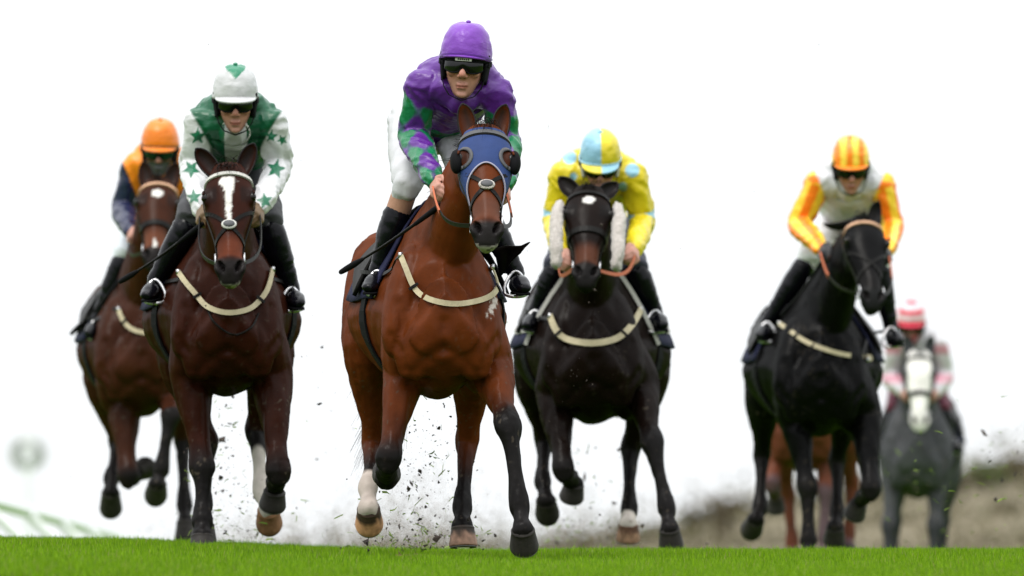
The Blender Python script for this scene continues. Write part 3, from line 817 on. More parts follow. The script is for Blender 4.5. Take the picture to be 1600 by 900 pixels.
    C = mixc(C, np.array(skin) * np.array([.78, .42, .42]), lip * .9)
    lin = np.exp(-((z + .0797) ** 2 / .000006)) * (1 - ss(.022, .028, abs(x))) * (y > .06)
    C = mixc(C, (.10, .03, .025), lin * .85)
    for s in (-1, 1): C = mixc(C, (.05, .018, .014), np.exp(-(((x - s * .0085) / .0042) ** 2 + ((z + .0465) / .0035) ** 2)) * (y > .085) * .9)  # nostril shading painted on the skin as two dark spots
    if mask is not None: C = mixc(C, mask, hd * (z < -.038) * (y > -.02))
    if glove is not None:
        for q_ in 'lr':
            C = mixc(C, glove, 1 - ss(.12, .13, np.linalg.norm(V - J['w' + q_], axis=1)))
    setcol(me, C); put('body', me, M['skin'], T)
    # --- jacket
    k = Sh(); B = bulk
    tor = [hipm + (shm_ - hipm) * t for t in (.10, .32, .58, .82, 1.0)] + [nb + (nb - shm_) * .15]
    perp = unit(np.cross(lat, shm_ - hipm)); perp = perp if perp[2] > 0 else -perp
    tor = [p + perp * w for p, w in zip(tor, (.0, .02, .03, .02, .0, 0))]
    k.tube(tor, [(.150 * B, .115), (.155 * B, .120), (.165 * B, .135), (.170 * B, .130), (.150, .105), (.070, .066)], hint=tuple(lat), n=24)
    k.ell(shm_ + (hipm - shm_) * .10 + perp * .060, (lat * (half + .025), perp * .105, unit(hipm - shm_) * .17), 20, 10)
    k.ell(shm_ + (hipm - shm_) * .22 + perp * .075, (lat * (half * .62), perp * .095, unit(hipm - shm_) * .16), 20, 10)
    k.tube([shm_ * .8 + nb * .2, shm_ + (nb - shm_) * .75], [(.14, .09), (.075, .07)], hint=tuple(lat), n=20)
    ch = [([tor[0], tor[2], tor[4], tor[5]], (.16, .165, .15, .07))]
    for q, sgn in (('l', -1), ('r', 1)):
        s_, e_, w_ = J['s' + q], J['e' + q], J['w' + q]
        inn = shm_ * .45 + s_ * .55
        bend = unit(e_ - (s_ + w_) / 2)
        k.tube([shm_, s_], [.085 * B, .066 * B], n=18)
        k.tube([s_, s_ * .5 + e_ * .5 + bend * .008, e_, e_ * .5 + w_ * .5, w_ * .93 + e_ * .07, w_], [.068 * B, .069 * B, .064 * B, .056 * B, .042, .035], n=18)
        ch.append(([inn, s_, e_, w_], (.08, .075, .062, .042)))
    me = bake(k, voxel, 3, .5); V = mco(me); N = mno(me)
    cid, S, L, A, _ = near(V, ch)
    wq = vnoise(V * 6, 6) * 2.0
    def ridge(a_, b_, c_): return (1 - np.abs(vnoise(np.stack([a_, b_, c_], 1)) - .5) * 2) ** 3
    fold = .65 * ridge(L * 15 + A * 1.1 + wq, A * .55 + wq, cid * 5.0) + .30 * ridge(L * 22 - A * 1.3 + wq, A * .8, cid * 5.0 + 9)
    sleeve = cid > 0
    amp = np.where(sleeve, .019, .018)
    V = V + N * smooth_scalar(me, amp * (fold - .25) + (vnoise(V * np.array([9, 9, 13]), 5) - .5) * .010, 3)[:, None]
    C = jacket(dict(cid=cid, S=S, L=L, A=A, V=V, N=N, lat=lat, shm=shm_, hipm=hipm, px=pix(V)))
    if decal is not None:
        px = pix(V)
        for kind, cx, cy, rad, rot, colr in decal:
            dx, dy = px[:, 0] - cx, px[:, 1] - cy; an = np.arctan2(dy, dx) + rot; rr_ = np.hypot(dx, dy)
            if kind == 'star':
                m5 = np.abs(((an / (2 * math.pi / 5)) % 1) - .5) * 2
                ph = (1 - m5) * math.pi / 5; s36, c36 = math.sin(math.pi / 5), math.cos(math.pi / 5); lim = rad * .46 * s36 / (.46 * s36 * np.cos(ph) + (1 - .46 * c36) * np.sin(ph))
            else: lim = rad
            C = mixc(C, colr, (1 - ss(-1.0, 1.0, rr_ - lim)) * (N[:, 1] < .35))
    setco(me, V); setcol(me, C); put('silks', me, M['silk'], T)
    # --- breeches
    brk = .13 if boot_top > .2 else .04
    k = Sh()
    k.tube([hipm + (shm_ - hipm) * .22, hipm, hipm - (shm_ - hipm) * .18], [(.12, .085), (.140, .11), (.13, .10)], hint=tuple(lat), n=20)
    for q, sgn in (('l', -1), ('r', 1)):
        h_, k_, a_ = J['h' + q], J['k' + q], J['a' + q]
        k.tube([h_, h_ * .5 + k_ * .5, k_, k_ * (1 - brk) + a_ * brk], [.112, .098, .072, .056], n=18)
    me = bake(k, .0085, 3, .5); V = mco(me); N = mno(me)
    V += N * ((np.abs(vnoise(V * np.array([16, 16, 22]), 9) - .5) - .25) * .022)[:, None]
    setco(me, V); setcol(me, np.tile(np.array(breech), (len(V), 1))); put('breeches', me, M['cloth'], T)
    # --- boots
    for q, sgn in (('l', -1), ('r', 1)):
        k_, a_ = J['k' + q], J['a' + q]; t0 = k_ * (1 - boot_top) + a_ * boot_top
        if boot_top > .2:
            s0 = Sh(); s0.tube([k_ * .88 + a_ * .12, t0 + (a_ - k_) * .05], [.054, .054], n=16); me = shm(s0); setcol(me, np.tile(np.array(legcol), (len(me.vertices), 1))); put('stocking', me, M['cloth'], T)
        k = Sh(); sd_ = a_ - k_
        toe = a_ + np.array([sgn * .035, -.155, -.075])
        heel = a_ + np.array([0, .035, -.055])
        k.tube([t0, t0 + (a_ - t0) * .35, t0 + (a_ - t0) * .75, a_], [(.063, .064), (.060, .064), (.045, .047), (.040, .044)], n=18)
        k.tube([heel, a_ * .5 + toe * .5 + np.array([0, 0, -.012]), toe], [(.034, .036), (.042, .038), (.034, .024)], n=14)
        me = bake(k, .007, 3, .5); V = mco(me); N = mno(me)
        al = (V - t0) @ unit(sd_); V += N * ((np.abs(vnoise(np.stack([al * 38, V[:, 0] * 9, V[:, 1] * 9], 1)) - .5) - .25) * .010)[:, None]
        setco(me, V); bo = put('boot', me, M['boot'], T)
        so_ = Sh(); so_.ribbon([heel + np.array([0, .01, -.036]), a_ * .5 + toe * .5 + np.array([0, 0, -.052]), toe + np.array([0, -.012, -.026])], [(0, 0, 1)] * 3, [.05, .075, .055], .010); part('boot_sole', so_, M['black'], bo)
    # --- helmet
    rows, cols = 26, 72
    G = []; CC = []
    for i in range(rows):
        e = i / (rows - 1) * math.pi / 2
        for j in range(cols):
            az = j / cols * 2 * math.pi
            rim = .036 - .018 * (1 - math.cos(az)) / 2 - .012 * abs(math.sin(az)) ** 2
            ce, se = math.cos(e) ** .64, math.sin(e)
            zz = rim + (.166 - rim) * se
            G.append(hh(.103 * capw * ce * math.sin(az), (.128 * ce) * math.cos(az) - .012, zz)); CC.append(capfn(az, e / (math.pi / 2), .108 * ce * math.sin(az), zz))
    hs_ = Sh(); hs_.rings([np.array(G[i * cols:(i + 1) * cols]) for i in range(rows - 1)])
    CC = CC[:(rows - 1) * cols]; CC = CC + [CC[0], CC[-1]]
    me = shm(hs_); V = mco(me); N = mno(me)
    V += N * ((np.abs(vnoise(V * 26, 4) - .5) - .25) * .010)[:, None]; setco(me, V); setcol(me, np.array(CC)); hel = put('helmet', me, M['silk'], T)
    bt = Sh(); bt.ell(hh(0, -.012, .168), (r * .011, f * .011, u * .007), 10, 6); part('button', bt, M['silk'], hel, col=capfn(0, .99, 0, .16))
    # peak
    G = np.zeros((6, 21, 3)); pc = []
    for i in range(6):
        for j in range(21):
            az = (j / 20 - .5) * 2.1; o = i / 5 * peak * math.cos(az * 1.45) ** .8
            rim = .036 - .018 * (1 - math.cos(az)) / 2 - .012 * abs(math.sin(az)) ** 2
            G[i, j] = hh((.099 + o) * capw * math.sin(az), (.126 + o) * math.cos(az) - .012, rim + .006 - o * .45)
            pc.append(capfn(az, -.1, .108 * math.sin(az), 0))
    pk = Sh(); pk.sheet(G, .008); me = shm(pk); setcol(me, np.array(pc + pc)); put('peak', me, M['silk'], hel)
    if band is not None:
        bb = Sh(); n_ = 60; pts = []; nn = []
        for j in range(n_ + 1):
            az = j / n_ * 2 * math.pi; rim = .036 - .018 * (1 - math.cos(az)) / 2 - .012 * abs(math.sin(az)) ** 2 + .012
            pts.append(hh(.1025 * capw * math.sin(az), .1285 * math.cos(az) - .012, rim)); nn.append(r * math.sin(az) + f * math.cos(az))
        bb.ribbon(pts, nn, .009, .005); part('cap_band', bb, M['silk'], hel, col=band)
    # harness
    for s in (-1, 1):
        G = np.zeros((8, 12, 3))
        for i in range(8):
            t = i / 7
            for j in range(12):
                az = s * math.radians(58 + 75 * (j / 11) + 4 * t); taper = 1 - .55 * t * abs(j / 11 - .45)
                G[i, j] = hh((.096 - .012 * t) * math.sin(az), .112 * math.cos(az) - .012, .014 - .088 * t * taper)
        hsn = Sh(); hsn.sheet(G, .012); part('ear_guard', hsn, M['black'] if harness else M['white'], hel)
        cs = Sh(); cs.ribbon([hh(s * .084, .035, -.05), hh(s * .074, .045, -.085), hh(s * .05, .06, -.118), hh(0, .064, -.137)], [r * s, r * s, r * s * .6 - u * .6, -u], .016, .004); part('chin_strap', cs, M['black'], hel)
    # padding under the rim
    rm = Sh(); pts = []; nn = []
    for j in range(41):
        az = (j / 40 - .5) * 2.6; pts.append(hh(.097 * math.sin(az), .113 * math.cos(az) - .012, .030)); nn.append(r * math.sin(az) + f * math.cos(az))
    rm.ribbon(pts, nn, .034, .010); part('helmet_lining', rm, M['black'], hel)
    # goggles
    G = np.zeros((9, 31, 3))
    for j in range(31):
        az = (j / 30 - .5) * 2.05; e_ = abs(az)
        top = .020 - .003 * e_; bot = -.027 + .021 * math.exp(-(az / .17) ** 2) + .030 * max(0, e_ - .55) ** 1.3
        for i in range(9):
            t = i / 8; zz = bot + (top - bot) * t
            bul = .104 + .005 * math.sin(t * 3.14)
            G[i, j] = hh(.087 * math.sin(az) * 1.0, bul * math.cos(az) ** .9 if math.cos(az) > 0 else 0, zz)
    gg = Sh(); gg.sheet(G, .006); go = part('goggles', gg, M[lens], T)
    fr = Sh(); edge_ = [G[8, j] + f * .003 for j in range(31)]; fr.tube(edge_, [.0035] * 31, n=6, sub=1); edge_ = [G[0, j] + f * .003 for j in range(31)]; fr.tube(edge_, [.0035] * 31, n=6, sub=1); part('goggle_frame', fr, M['black'], go)
    gs = Sh(); pts = []; nn = []
    for j in range(31):
        az = 1.15 + (2 * math.pi - 2.3) * j / 30; pts.append(hh(.103 * math.sin(az), .118 * math.cos(az) - .012, .008)); nn.append(r * math.sin(az) + f * math.cos(az))
    gs.ribbon(pts, nn, .022, .004); part('goggle_strap', gs, M['black'], go)
    if badge:
        bd = Sh(); pts = [hh(.098 * math.sin(w_), .1165 * math.cos(w_) - .004, .027 + 0.002 * w_) for w_ in np.linspace(-.33, .33, 9)]; bd.ribbon(pts, [r * math.sin(w_) + f * math.cos(w_) for w_ in np.linspace(-.33, .33, 9)], .013, .004); bo_ = part('badge', bd, M['badge'], go)
        for w_ in (-.2, -.12, -.04, .04, .12, .2):
            c = Sh(); c.box(hh(.100 * math.sin(w_), .1190 * math.cos(w_) - .004, .027), (r * .0028, u * .0030, f * .001)); part('lettering', c, M['black'], bo_)
    # collar
    cl = Sh(); cpt = nb + (shm_ - nb) * .05; ax = unit(nb - shm_)
    pts = []; nn = []
    e1 = unit(r - ax * (r @ ax)); e2 = np.cross(ax, e1)
    for j in range(25):
        w_ = j / 24 * 2 * math.pi; d = e1 * math.cos(w_) + e2 * math.sin(w_); pts.append(cpt + d * .070); nn.append(d)
    cl.ribbon(pts, nn, .045, .007); part('collar', cl, M['silk'], T, col=(.72, .72, .72) if snood is None else snood)
    RIDERS[key] = dict(J=J, T=T, O=O)
    return RIDERS[key]

def whip(D, p0, p1, label):
    a, b = W(p0[0], p0[1], D + p0[2]), W(p1[0], p1[1], D + p1[2])
    T = thing('whip', a, label, 'whip', 'riding whips')
    sag = lambda t: a.lerp(b, t) + Vector((0, 0, -.012 * math.sin(t * 3.14)))
    s = Sh(); s.tube([sag(t) for t in (0, .1, .2, .28)], [.011, .0125, .011, .009], n=10); part('handle', s, M['black'], T)
    s = Sh(); s.tube([sag(t) for t in (.27, .45, .62, .80)], [.0075, .0068, .006, .0055], n=10); part('shaft', s, M['leather'], T)
    s = Sh(); s.tube([sag(t) for t in (.79, .86, .94, 1.0)], [.008, .0135, .0135, .011], n=10); part('padded_flap', s, M['black'], T)
    return T
# ---------------------------------------------------------------- the setting
def structure(o): o['kind'] = 'structure'
def grass_mat(name, soil=False):
    m = bpy.data.materials.new(name); m.use_nodes = True; n = m.node_tree; b = n.nodes['Principled BSDF']; b.inputs['Roughness'].default_value = .55
    b.inputs['Specular IOR Level'].default_value = .12
    tc = n.nodes.new('ShaderNodeTexCoord'); nz = n.nodes.new('ShaderNodeTexNoise'); nz.inputs['Scale'].default_value = 2.2 if not soil else 9; nz.inputs['Detail'].default_value = 5
    n.links.new(tc.outputs['Object'], nz.inputs['Vector'])
    cr = n.nodes.new('ShaderNodeValToRGB'); e = cr.color_ramp.elements
    if soil:
        b.inputs['Specular IOR Level'].default_value = 0; b.inputs['Roughness'].default_value = 1; e[0].color = (.050, .115, .005, 1); e[1].color = (.085, .185, .008, 1); e[0].position = .3; e[1].position = .7
        n.links.new(nz.outputs[0], cr.inputs[0]); n.links.new(cr.outputs[0], b.inputs['Base Color'])
    else:
        at = n.nodes.new('ShaderNodeAttribute'); at.attribute_name = 'Col'
        n.links.new(at.outputs['Color'], b.inputs['Base Color'])
        tr = n.nodes.new('ShaderNodeBsdfTranslucent'); mxs = n.nodes.new('ShaderNodeMixShader'); mxs.inputs[0].default_value = .3
        n.links.new(at.outputs['Color'], tr.inputs[0]); n.links.new(b.outputs[0], mxs.inputs[1]); n.links.new(tr.outputs[0], mxs.inputs[2])
        n.links.new(mxs.outputs[0], n.nodes['Material Output'].inputs[0])
    return m
M['turf'] = grass_mat('turf', True); M['blade'] = grass_mat('grass_blade')

def build_ground():
    ys = np.concatenate([np.arange(-40, 30, 5), np.arange(30, 90, .5), np.arange(90, 200, 5), np.arange(200, 1000, 50), np.arange(1000, 5001, 400)])
    xs = np.concatenate([-np.geomspace(5, 3000, 18)[::-1], np.arange(-4.5, 4.6, .5), np.geomspace(5, 3000, 18)])
    X, Y = np.meshgrid(xs, ys); Z = ground(X, np.maximum(Y, 0)); Z = Z + (np.minimum(Y, 0) * .005)
    v = np.stack([X, Y, Z], 2).reshape(-1, 3); c = len(xs)
    fcs = [(i * c + j, i * c + j + 1, (i + 1) * c + j + 1, (i + 1) * c + j) for i in range(len(ys) - 1) for j in range(c - 1)]
    me = bpy.data.meshes.new('ground'); me.from_pydata(v.tolist(), [], fcs)
    o = put('ground', me, M['turf']); structure(o)
build_ground()

def grass_patch(seed, n=560, size=.30, h=(.018, .052)):
    g = np.random.default_rng(seed); V = []; Fc = []; C = []
    for _ in range(n):
        x, y = g.uniform(-size / 2, size / 2, 2); hh_ = g.uniform(*h) * (1.25 if g.random() < .06 else 1); w = g.uniform(.0013, .0026); az = g.uniform(0, 6.28); ln = g.uniform(.0, .024); la = g.uniform(0, 6.28)
        dx, dy = math.cos(az) * w, math.sin(az) * w; lx, ly = math.cos(la) * ln, math.sin(la) * ln
        b = len(V)
        V += [(x - dx, y - dy, -.012), (x + dx, y + dy, -.012), (x - dx * .8 + lx * .35, y - dy * .8 + ly * .35, hh_ * .55), (x + dx * .8 + lx * .35, y + dy * .8 + ly * .35, hh_ * .55), (x + lx, y + ly, hh_)]
        Fc += [(b, b + 1, b + 3, b + 2), (b + 2, b + 3, b + 4)]
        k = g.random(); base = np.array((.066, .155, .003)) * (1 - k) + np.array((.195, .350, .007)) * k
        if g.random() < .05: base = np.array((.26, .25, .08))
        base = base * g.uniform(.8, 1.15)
        C += [base * .6, base * .6, base, base, base * 1.1]  # shade of the gaps between blades put into the root colour
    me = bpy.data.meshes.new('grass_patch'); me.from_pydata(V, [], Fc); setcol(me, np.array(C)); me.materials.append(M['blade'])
    return bpy.data.objects.new('grass_patch', me)

def build_grass():
    pts = []; rots = []; scl = []; var = []
    g = np.random.default_rng(3)
    for y in np.arange(40.0, 58.5, .20):
        hw = y * .0455 + 1.6
        for x in np.arange(-hw, hw, .22):
            xx, yy = x + g.uniform(-.06, .06), y + g.uniform(-.06, .06)
            pts.append((xx, yy, float(ground(xx, yy)))); rots.append((0, 0, g.uniform(0, 6.28))); scl.append(g.uniform(.72, 1.2)); var.append(int(g.integers(0, 3)) if g.random() > .10 else 3)
    me = bpy.data.meshes.new('grass'); me.from_pydata(pts, [], [])
    a = me.attributes.new('rot', 'FLOAT_VECTOR', 'POINT'); a.data.foreach_set('vector', np.array(rots, np.float32).ravel())
    a = me.attributes.new('scl', 'FLOAT', 'POINT'); a.data.foreach_set('value', np.array(scl, np.float32))
    a = me.attributes.new('var', 'INT', 'POINT'); a.data.foreach_set('value', np.array(var, np.int32))
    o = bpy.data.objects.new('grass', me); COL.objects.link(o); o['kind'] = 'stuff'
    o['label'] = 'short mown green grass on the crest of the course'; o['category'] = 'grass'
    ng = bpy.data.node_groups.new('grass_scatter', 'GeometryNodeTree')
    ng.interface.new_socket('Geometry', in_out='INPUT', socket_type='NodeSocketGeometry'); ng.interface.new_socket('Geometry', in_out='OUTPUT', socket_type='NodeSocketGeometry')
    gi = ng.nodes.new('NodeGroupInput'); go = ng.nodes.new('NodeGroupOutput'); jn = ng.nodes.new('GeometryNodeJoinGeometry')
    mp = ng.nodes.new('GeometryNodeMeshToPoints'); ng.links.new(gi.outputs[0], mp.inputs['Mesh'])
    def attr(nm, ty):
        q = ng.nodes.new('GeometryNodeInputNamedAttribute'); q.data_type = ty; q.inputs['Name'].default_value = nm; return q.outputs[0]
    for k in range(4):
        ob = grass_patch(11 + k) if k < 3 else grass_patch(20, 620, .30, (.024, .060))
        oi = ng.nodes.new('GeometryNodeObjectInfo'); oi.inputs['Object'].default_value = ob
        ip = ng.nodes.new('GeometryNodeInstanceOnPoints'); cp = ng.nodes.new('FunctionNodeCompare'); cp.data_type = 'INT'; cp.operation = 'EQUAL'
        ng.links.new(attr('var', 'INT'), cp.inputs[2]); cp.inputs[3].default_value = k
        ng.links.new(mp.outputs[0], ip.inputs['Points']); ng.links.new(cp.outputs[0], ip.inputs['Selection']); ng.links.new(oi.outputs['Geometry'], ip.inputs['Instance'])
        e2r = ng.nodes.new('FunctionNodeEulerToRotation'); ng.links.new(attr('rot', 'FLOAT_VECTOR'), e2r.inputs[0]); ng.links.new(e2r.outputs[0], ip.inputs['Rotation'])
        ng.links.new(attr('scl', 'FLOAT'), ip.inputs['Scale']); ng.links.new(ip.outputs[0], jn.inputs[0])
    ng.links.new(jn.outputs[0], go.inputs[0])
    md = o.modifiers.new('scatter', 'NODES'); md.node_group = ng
build_grass()

# far bank with scrub on the right
M['bank'] = mat('dry_bank', (.115, .095, .052), rough=.95, var=.10, varscale=.12)
M['scrub'] = mat('scrub_leaf', attr=True, rough=.9)
M['bark'] = mat('bark', (.07, .05, .035), rough=.95, var=.3)
RIDGE = np.array([(300, 900), (560, 866), (750, 866), (900, 852), (1050, 830), (1130, 808), (1220, 786), (1320, 770), (1420, 760), (1500, 748), (1650, 726), (2000, 720), (4000, 735), (12000, 760)], float)
def build_bank():
    cols_ = np.concatenate([np.arange(300, 1700, 20), np.arange(1700, 12000, 250)]); rows = []
    for t in np.linspace(0, 1, 12):
        Y = 330 + 160 * t; row = []
        for c in cols_:
            top = W(c, np.interp(c, RIDGE[:, 0], RIDGE[:, 1]) + 6, 450).z; x = W(c, 900, 450).x
            g0 = float(ground(x, Y)) - .3; s = float(ss(0, .75, t)) if t < .75 else 1 - .25 * (t - .75)
            row.append((x, Y, g0 + (max(top - g0, -.2)) * s + .1 * math.sin(x * .9 + Y * .2)))
        rows.append(row)
    G = np.array(rows); r, c = G.shape[:2]
    me = bpy.data.meshes.new('hill'); me.from_pydata(G.reshape(-1, 3).tolist(), [], [(i * c + j, i * c + j + 1, (i + 1) * c + j + 1, (i + 1) * c + j) for i in range(r - 1) for j in range(c - 1)])
    o = put('hill', me, M['bank']); structure(o)
    # scrub carpet
    g = np.random.default_rng(5); V = []; Fc = []; C = []
    for _ in range(24000):
        i, j = g.uniform(0, r - 1.01), g.uniform(0, min(c - 1.01, 85)); p = G[int(i), int(j)] * (1 - j % 1) + G[int(i), int(j) + 1] * (j % 1)
        p = p + np.array([0, 0, min(g.exponential(.42), 2.2)]); s = g.uniform(.08, .22); d1 = unit(g.normal(size=3)) * s; d2 = unit(np.cross(d1, g.normal(size=3))) * s * .6
        b = len(V); V += [tuple(p - d1), tuple(p + d2), tuple(p + d1), tuple(p - d2)]; Fc.append((b, b + 1, b + 2, b + 3))
        k = g.random(); cc = np.array((.125, .098, .052)) * (1 - k) + np.array((.098, .100, .044)) * k; C += [cc] * 4
    me = bpy.data.meshes.new('scrub'); me.from_pydata(V, [], Fc); setcol(me, np.array(C)); o = put('scrub', me, M['scrub'], flat=True); o['kind'] = 'stuff'; o['label'] = 'blurred brown scrub covering the far bank'; o['category'] = 'scrub'
build_bank()
def bush(px, py_top, Y, wpx, col, label):
    g = np.random.default_rng(int(px)); x = W(px, 900, Y).x; top = W(px, py_top, Y).z; rx = wpx / F * Y
    base_z = W(px, min(np.interp(px, RIDGE[:, 0], RIDGE[:, 1]) + 4, 900), Y).z - .4
    T = thing('bush', Vector((x, Y, base_z)), label, 'bush', 'bushes on the far bank'); H_ = top - base_z
    s = Sh(); s.tube([(x, Y, base_z - .2), (x + .1, Y, base_z + H_ * .3), (x, Y, base_z + H_ * .6)], [.12, .09, .05], n=8)
    for q in range(4):
        an = g.uniform(0, 6.28); s.tube([(x, Y, base_z + H_ * .25), (x + math.cos(an) * rx * .3, Y + math.sin(an) * rx * .3, base_z + H_ * .5), (x + math.cos(an) * rx * .6, Y + math.sin(an) * rx * .6, base_z + H_ * .7)], [.06, .04, .02], n=6)
    part('trunk', s, M['bark'], T)
    V = []; Fc = []; C = []
    cl = [(g.normal(0, .45) * rx, g.normal(0, .45) * rx, base_z + H_ * g.uniform(.3, .85), g.uniform(.25, .5) * rx) for _ in range(14)]
    for _ in range(900):
        a = cl[int(g.integers(0, 14))]; p = np.array([x + a[0], Y + a[1], a[2]]) + unit(g.normal(size=3)) * a[3] * g.uniform(.4, 1); s_ = g.uniform(.05, .13)
        d1 = unit(g.normal(size=3)) * s_; d2 = unit(np.cross(d1, g.normal(size=3))) * s_ * .6; b = len(V)
        V += [tuple(p - d1), tuple(p + d2), tuple(p + d1), tuple(p - d2)]; Fc.append((b, b + 1, b + 2, b + 3)); C += [np.array(col) * g.uniform(.6, 1.4)] * 4
    me = bpy.data.meshes.new('crown'); me.from_pydata(V, [], Fc); setcol(me, np.array(C)); put('crown', me, M['scrub'], T, flat=True)
bush(1538, 722, 430, 34, (.08, .10, .03), 'tallest blurred olive-green bush on the far bank, right of the grey horse')
bush(1592, 716, 440, 30, (.12, .09, .05), 'blurred brown bush at the right edge of the far bank')
bush(1502, 742, 425, 22, (.10, .085, .045), 'blurred low brown bush just right of the grey horse')
bush(1132, 776, 430, 26, (.12, .10, .06), 'blurred pale brown bush left of the black horse on the bank')
bush(1080, 792, 440, 22, (.10, .09, .05), 'blurred small bush on the bank behind the yellow rider\'s horse')

# running rail and furlong marker on the left, far out of focus
M['railwhite'] = mat('rail_plastic', (.72, .73, .74), rough=.4, var=.05)
M['marker'] = mat('marker_face', (.58, .58, .60), rough=.5)
M['markerdark'] = mat('marker_dark', (.28, .28, .30), rough=.6)
def build_rail():
    P = [W(px, py, Y) for px, py, Y in ((-160, 742, 84), (0, 788, 95), (90, 812, 104), (160, 832, 113), (240, 853, 124), (330, 872, 140), (420, 888, 160))]
    T = thing('running_rail', Vector((P[1].x, P[1].y, float(ground(P[1].x, P[1].y)))), 'blurred white plastic running rail curving away at the far left', 'rail')
    s = Sh(); s.tube(P, [.055] * len(P), n=12, sub=8); part('rail', s, M['railwhite'], T)
    Q = crs(np.array([list(p) for p in P]), 8)
    for i in range(1, len(Q), 5):
        p = Q[i]; g0 = float(ground(p[0] + .5, p[1]))
        s = Sh(); s.tube([p, p + np.array([.12, 0, -.12]), p + np.array([.42, 0, -.45]), (p[0] + .55, p[1], g0 - .1)], [.04, .04, .04, .045], n=8); part('post', s, M['railwhite'], T)
build_rail()
def build_marker():
    c = W(43, 706, 260); g0 = float(ground(c.x, c.y))
    T = thing('marker_post', Vector((c.x, c.y, g0)), 'blurred round grey marker disc on a white post at far left', 'marker')
    s = Sh(); s.tube([(c.x, c.y + .03, g0 - .2), (c.x, c.y + .03, c.z - .1)], [.09, .08], n=10); part('post', s, M['railwhite'], T)
    s = Sh(); th = np.linspace(0, 2 * math.pi, 40, endpoint=False)
    s.rings([np.array([(c.x + r_ * math.cos(t), c.y + y, c.z + r_ * math.sin(t)) for t in th]) for r_, y in ((.43, .03), (.45, .02), (.45, -.01), (.43, -.02))]); d = part('disc', s, M['marker'], T)
    s = Sh(); s.tube([(c.x + .28 * math.cos(t), c.y - .022, c.z + .28 * math.sin(t)) for t in np.linspace(2.2, 4.6, 14)], [.07] * 14, n=8, sub=1); part('ring_mark', s, M['markerdark'], d)
    s = Sh(); s.tube([(c.x + .28 * math.cos(t), c.y - .022, c.z + .28 * math.sin(t)) for t in np.linspace(-.9, .7, 12)], [.07] * 12, n=8, sub=1); part('ring_mark', s, M['markerdark'], d)
build_marker()
# ---------------------------------------------------------------- the field
BLACK = (.006, .005, .005)
h3 = horse('lead', 48.5, 694, 650, 312, 372, (757, 205, -.20), (761, 384, -.54), {
    'RF': [(634, 570, .32), (606, 722, .12), (604, 738, .41), (604, 748, .49), (604, 742, .57)],
    'LF': [(766, 572, .28), (795, 668, -.05), (812, 790, -.14), (817, 828, -.21), (820, 864, -.23)],
    'RH': [(590, 440, 1.42), (574, 545, 1.12), (583, 692, 1.42), (575, 762, 1.15), (576, 795, 1.07), (577, 834, 1.05)],
    'LH': [(708, 450, 1.42), (742, 565, 1.08), (730, 688, 1.40), (722, 792, 1.18), (723, 824, 1.10), (724, 856, 1.07)]},
    (.088, .0200, .0046), 'bright bay horse in blue blinker hood leading the field', sw=1.08, roll=4, voxel=.009, foam=(769, 480, 6, 20, .35), tail=(-.16, .45, .85),
    socks={'RH': (2.72, (.42, .36, .32))}, hoofs={'RH': ((.05, .03, .02), (.42, .22, .11)), 'LH': ((.03, .022, .018), (.22, .13, .09))},
    muzzle=((.10, .040, .026), (.014, .012, .012)), fl=(.36, .31, .30), pt=(.5, .98), hpt=(1.75, 2.75), tilt=dict(LF=46, RH=56, LH=14))
h2 = horse('green', 51.5, 356, 342, 327, 385, (357, 264, -.22), (360, 443, -.50), {
    'RF': [(298, 590, .30), (317, 735, .18), (316, 815, .12), (316, 838, .07), (316, 864, .05)],
    'LF': [(424, 585, .30), (436, 742, .08), (431, 754, .37), (429, 768, .43), (426, 788, .46)],
    'RH': [(288, 450, 1.42), (285, 570, 1.12), (324, 690, 1.40), (318, 790, 1.25), (318, 820, 1.18), (318, 850, 1.16)],
    'LH': [(405, 450, 1.42), (420, 575, 1.12), (400, 672, 1.40), (410, 768, 1.15), (419, 797, 1.07), (421, 832, 1.05)]},
    (.024, .0060, .0029), 'dark bay horse with long white blaze, second from left', sw=1.16, voxel=.010,
    socks={'LH': (2.35, (.44, .40, .36))}, hoofs={'LH': ((.20, .10, .05), (.20, .10, .05))}, blaze=[('star', .07, .14, .037, .04), ('line', .10, .30, .021, .011)],
    muzzle=((.11, .028, .013), (.012, .010, .010)), fl=(.36, .31, .30), ears=((-1, .62), (1, .32)), tilt=dict(LH=58))
h1 = horse('orange', 61, 222, 214, 404, 445, (248, 285, -.22), (240, 418, -.58), {
    'RF': [(192, 622, .30), (200, 748, .10), (207, 745, .39), (214, 738, .46), (224, 733, .50)],
    'LF': [(264, 605, .28), (267, 650, -.08), (251, 735, -.12), (246, 756, -.14), (240, 788, -.16)],
    'RH': [(172, 500, 1.42), (163, 600, 1.12), (184, 692, 1.42), (174, 748, 1.15), (173, 770, 1.07), (172, 808, 1.04)],
    'LH': [(262, 500, 1.42), (282, 600, 1.12), (285, 685, 1.42), (288, 790, 1.22), (290, 816, 1.14), (290, 846, 1.12)]},
    (.033, .0100, .0045), 'bay horse with small white star, leftmost of the field', sw=1.08, voxel=.012,
    blaze=[('star', .10, .16, .030, .03), ('line', .44, .50, .010, .013)], muzzle=((.12, .04, .02), (.012, .010, .010)), tilt=dict(RH=55, LF=62))
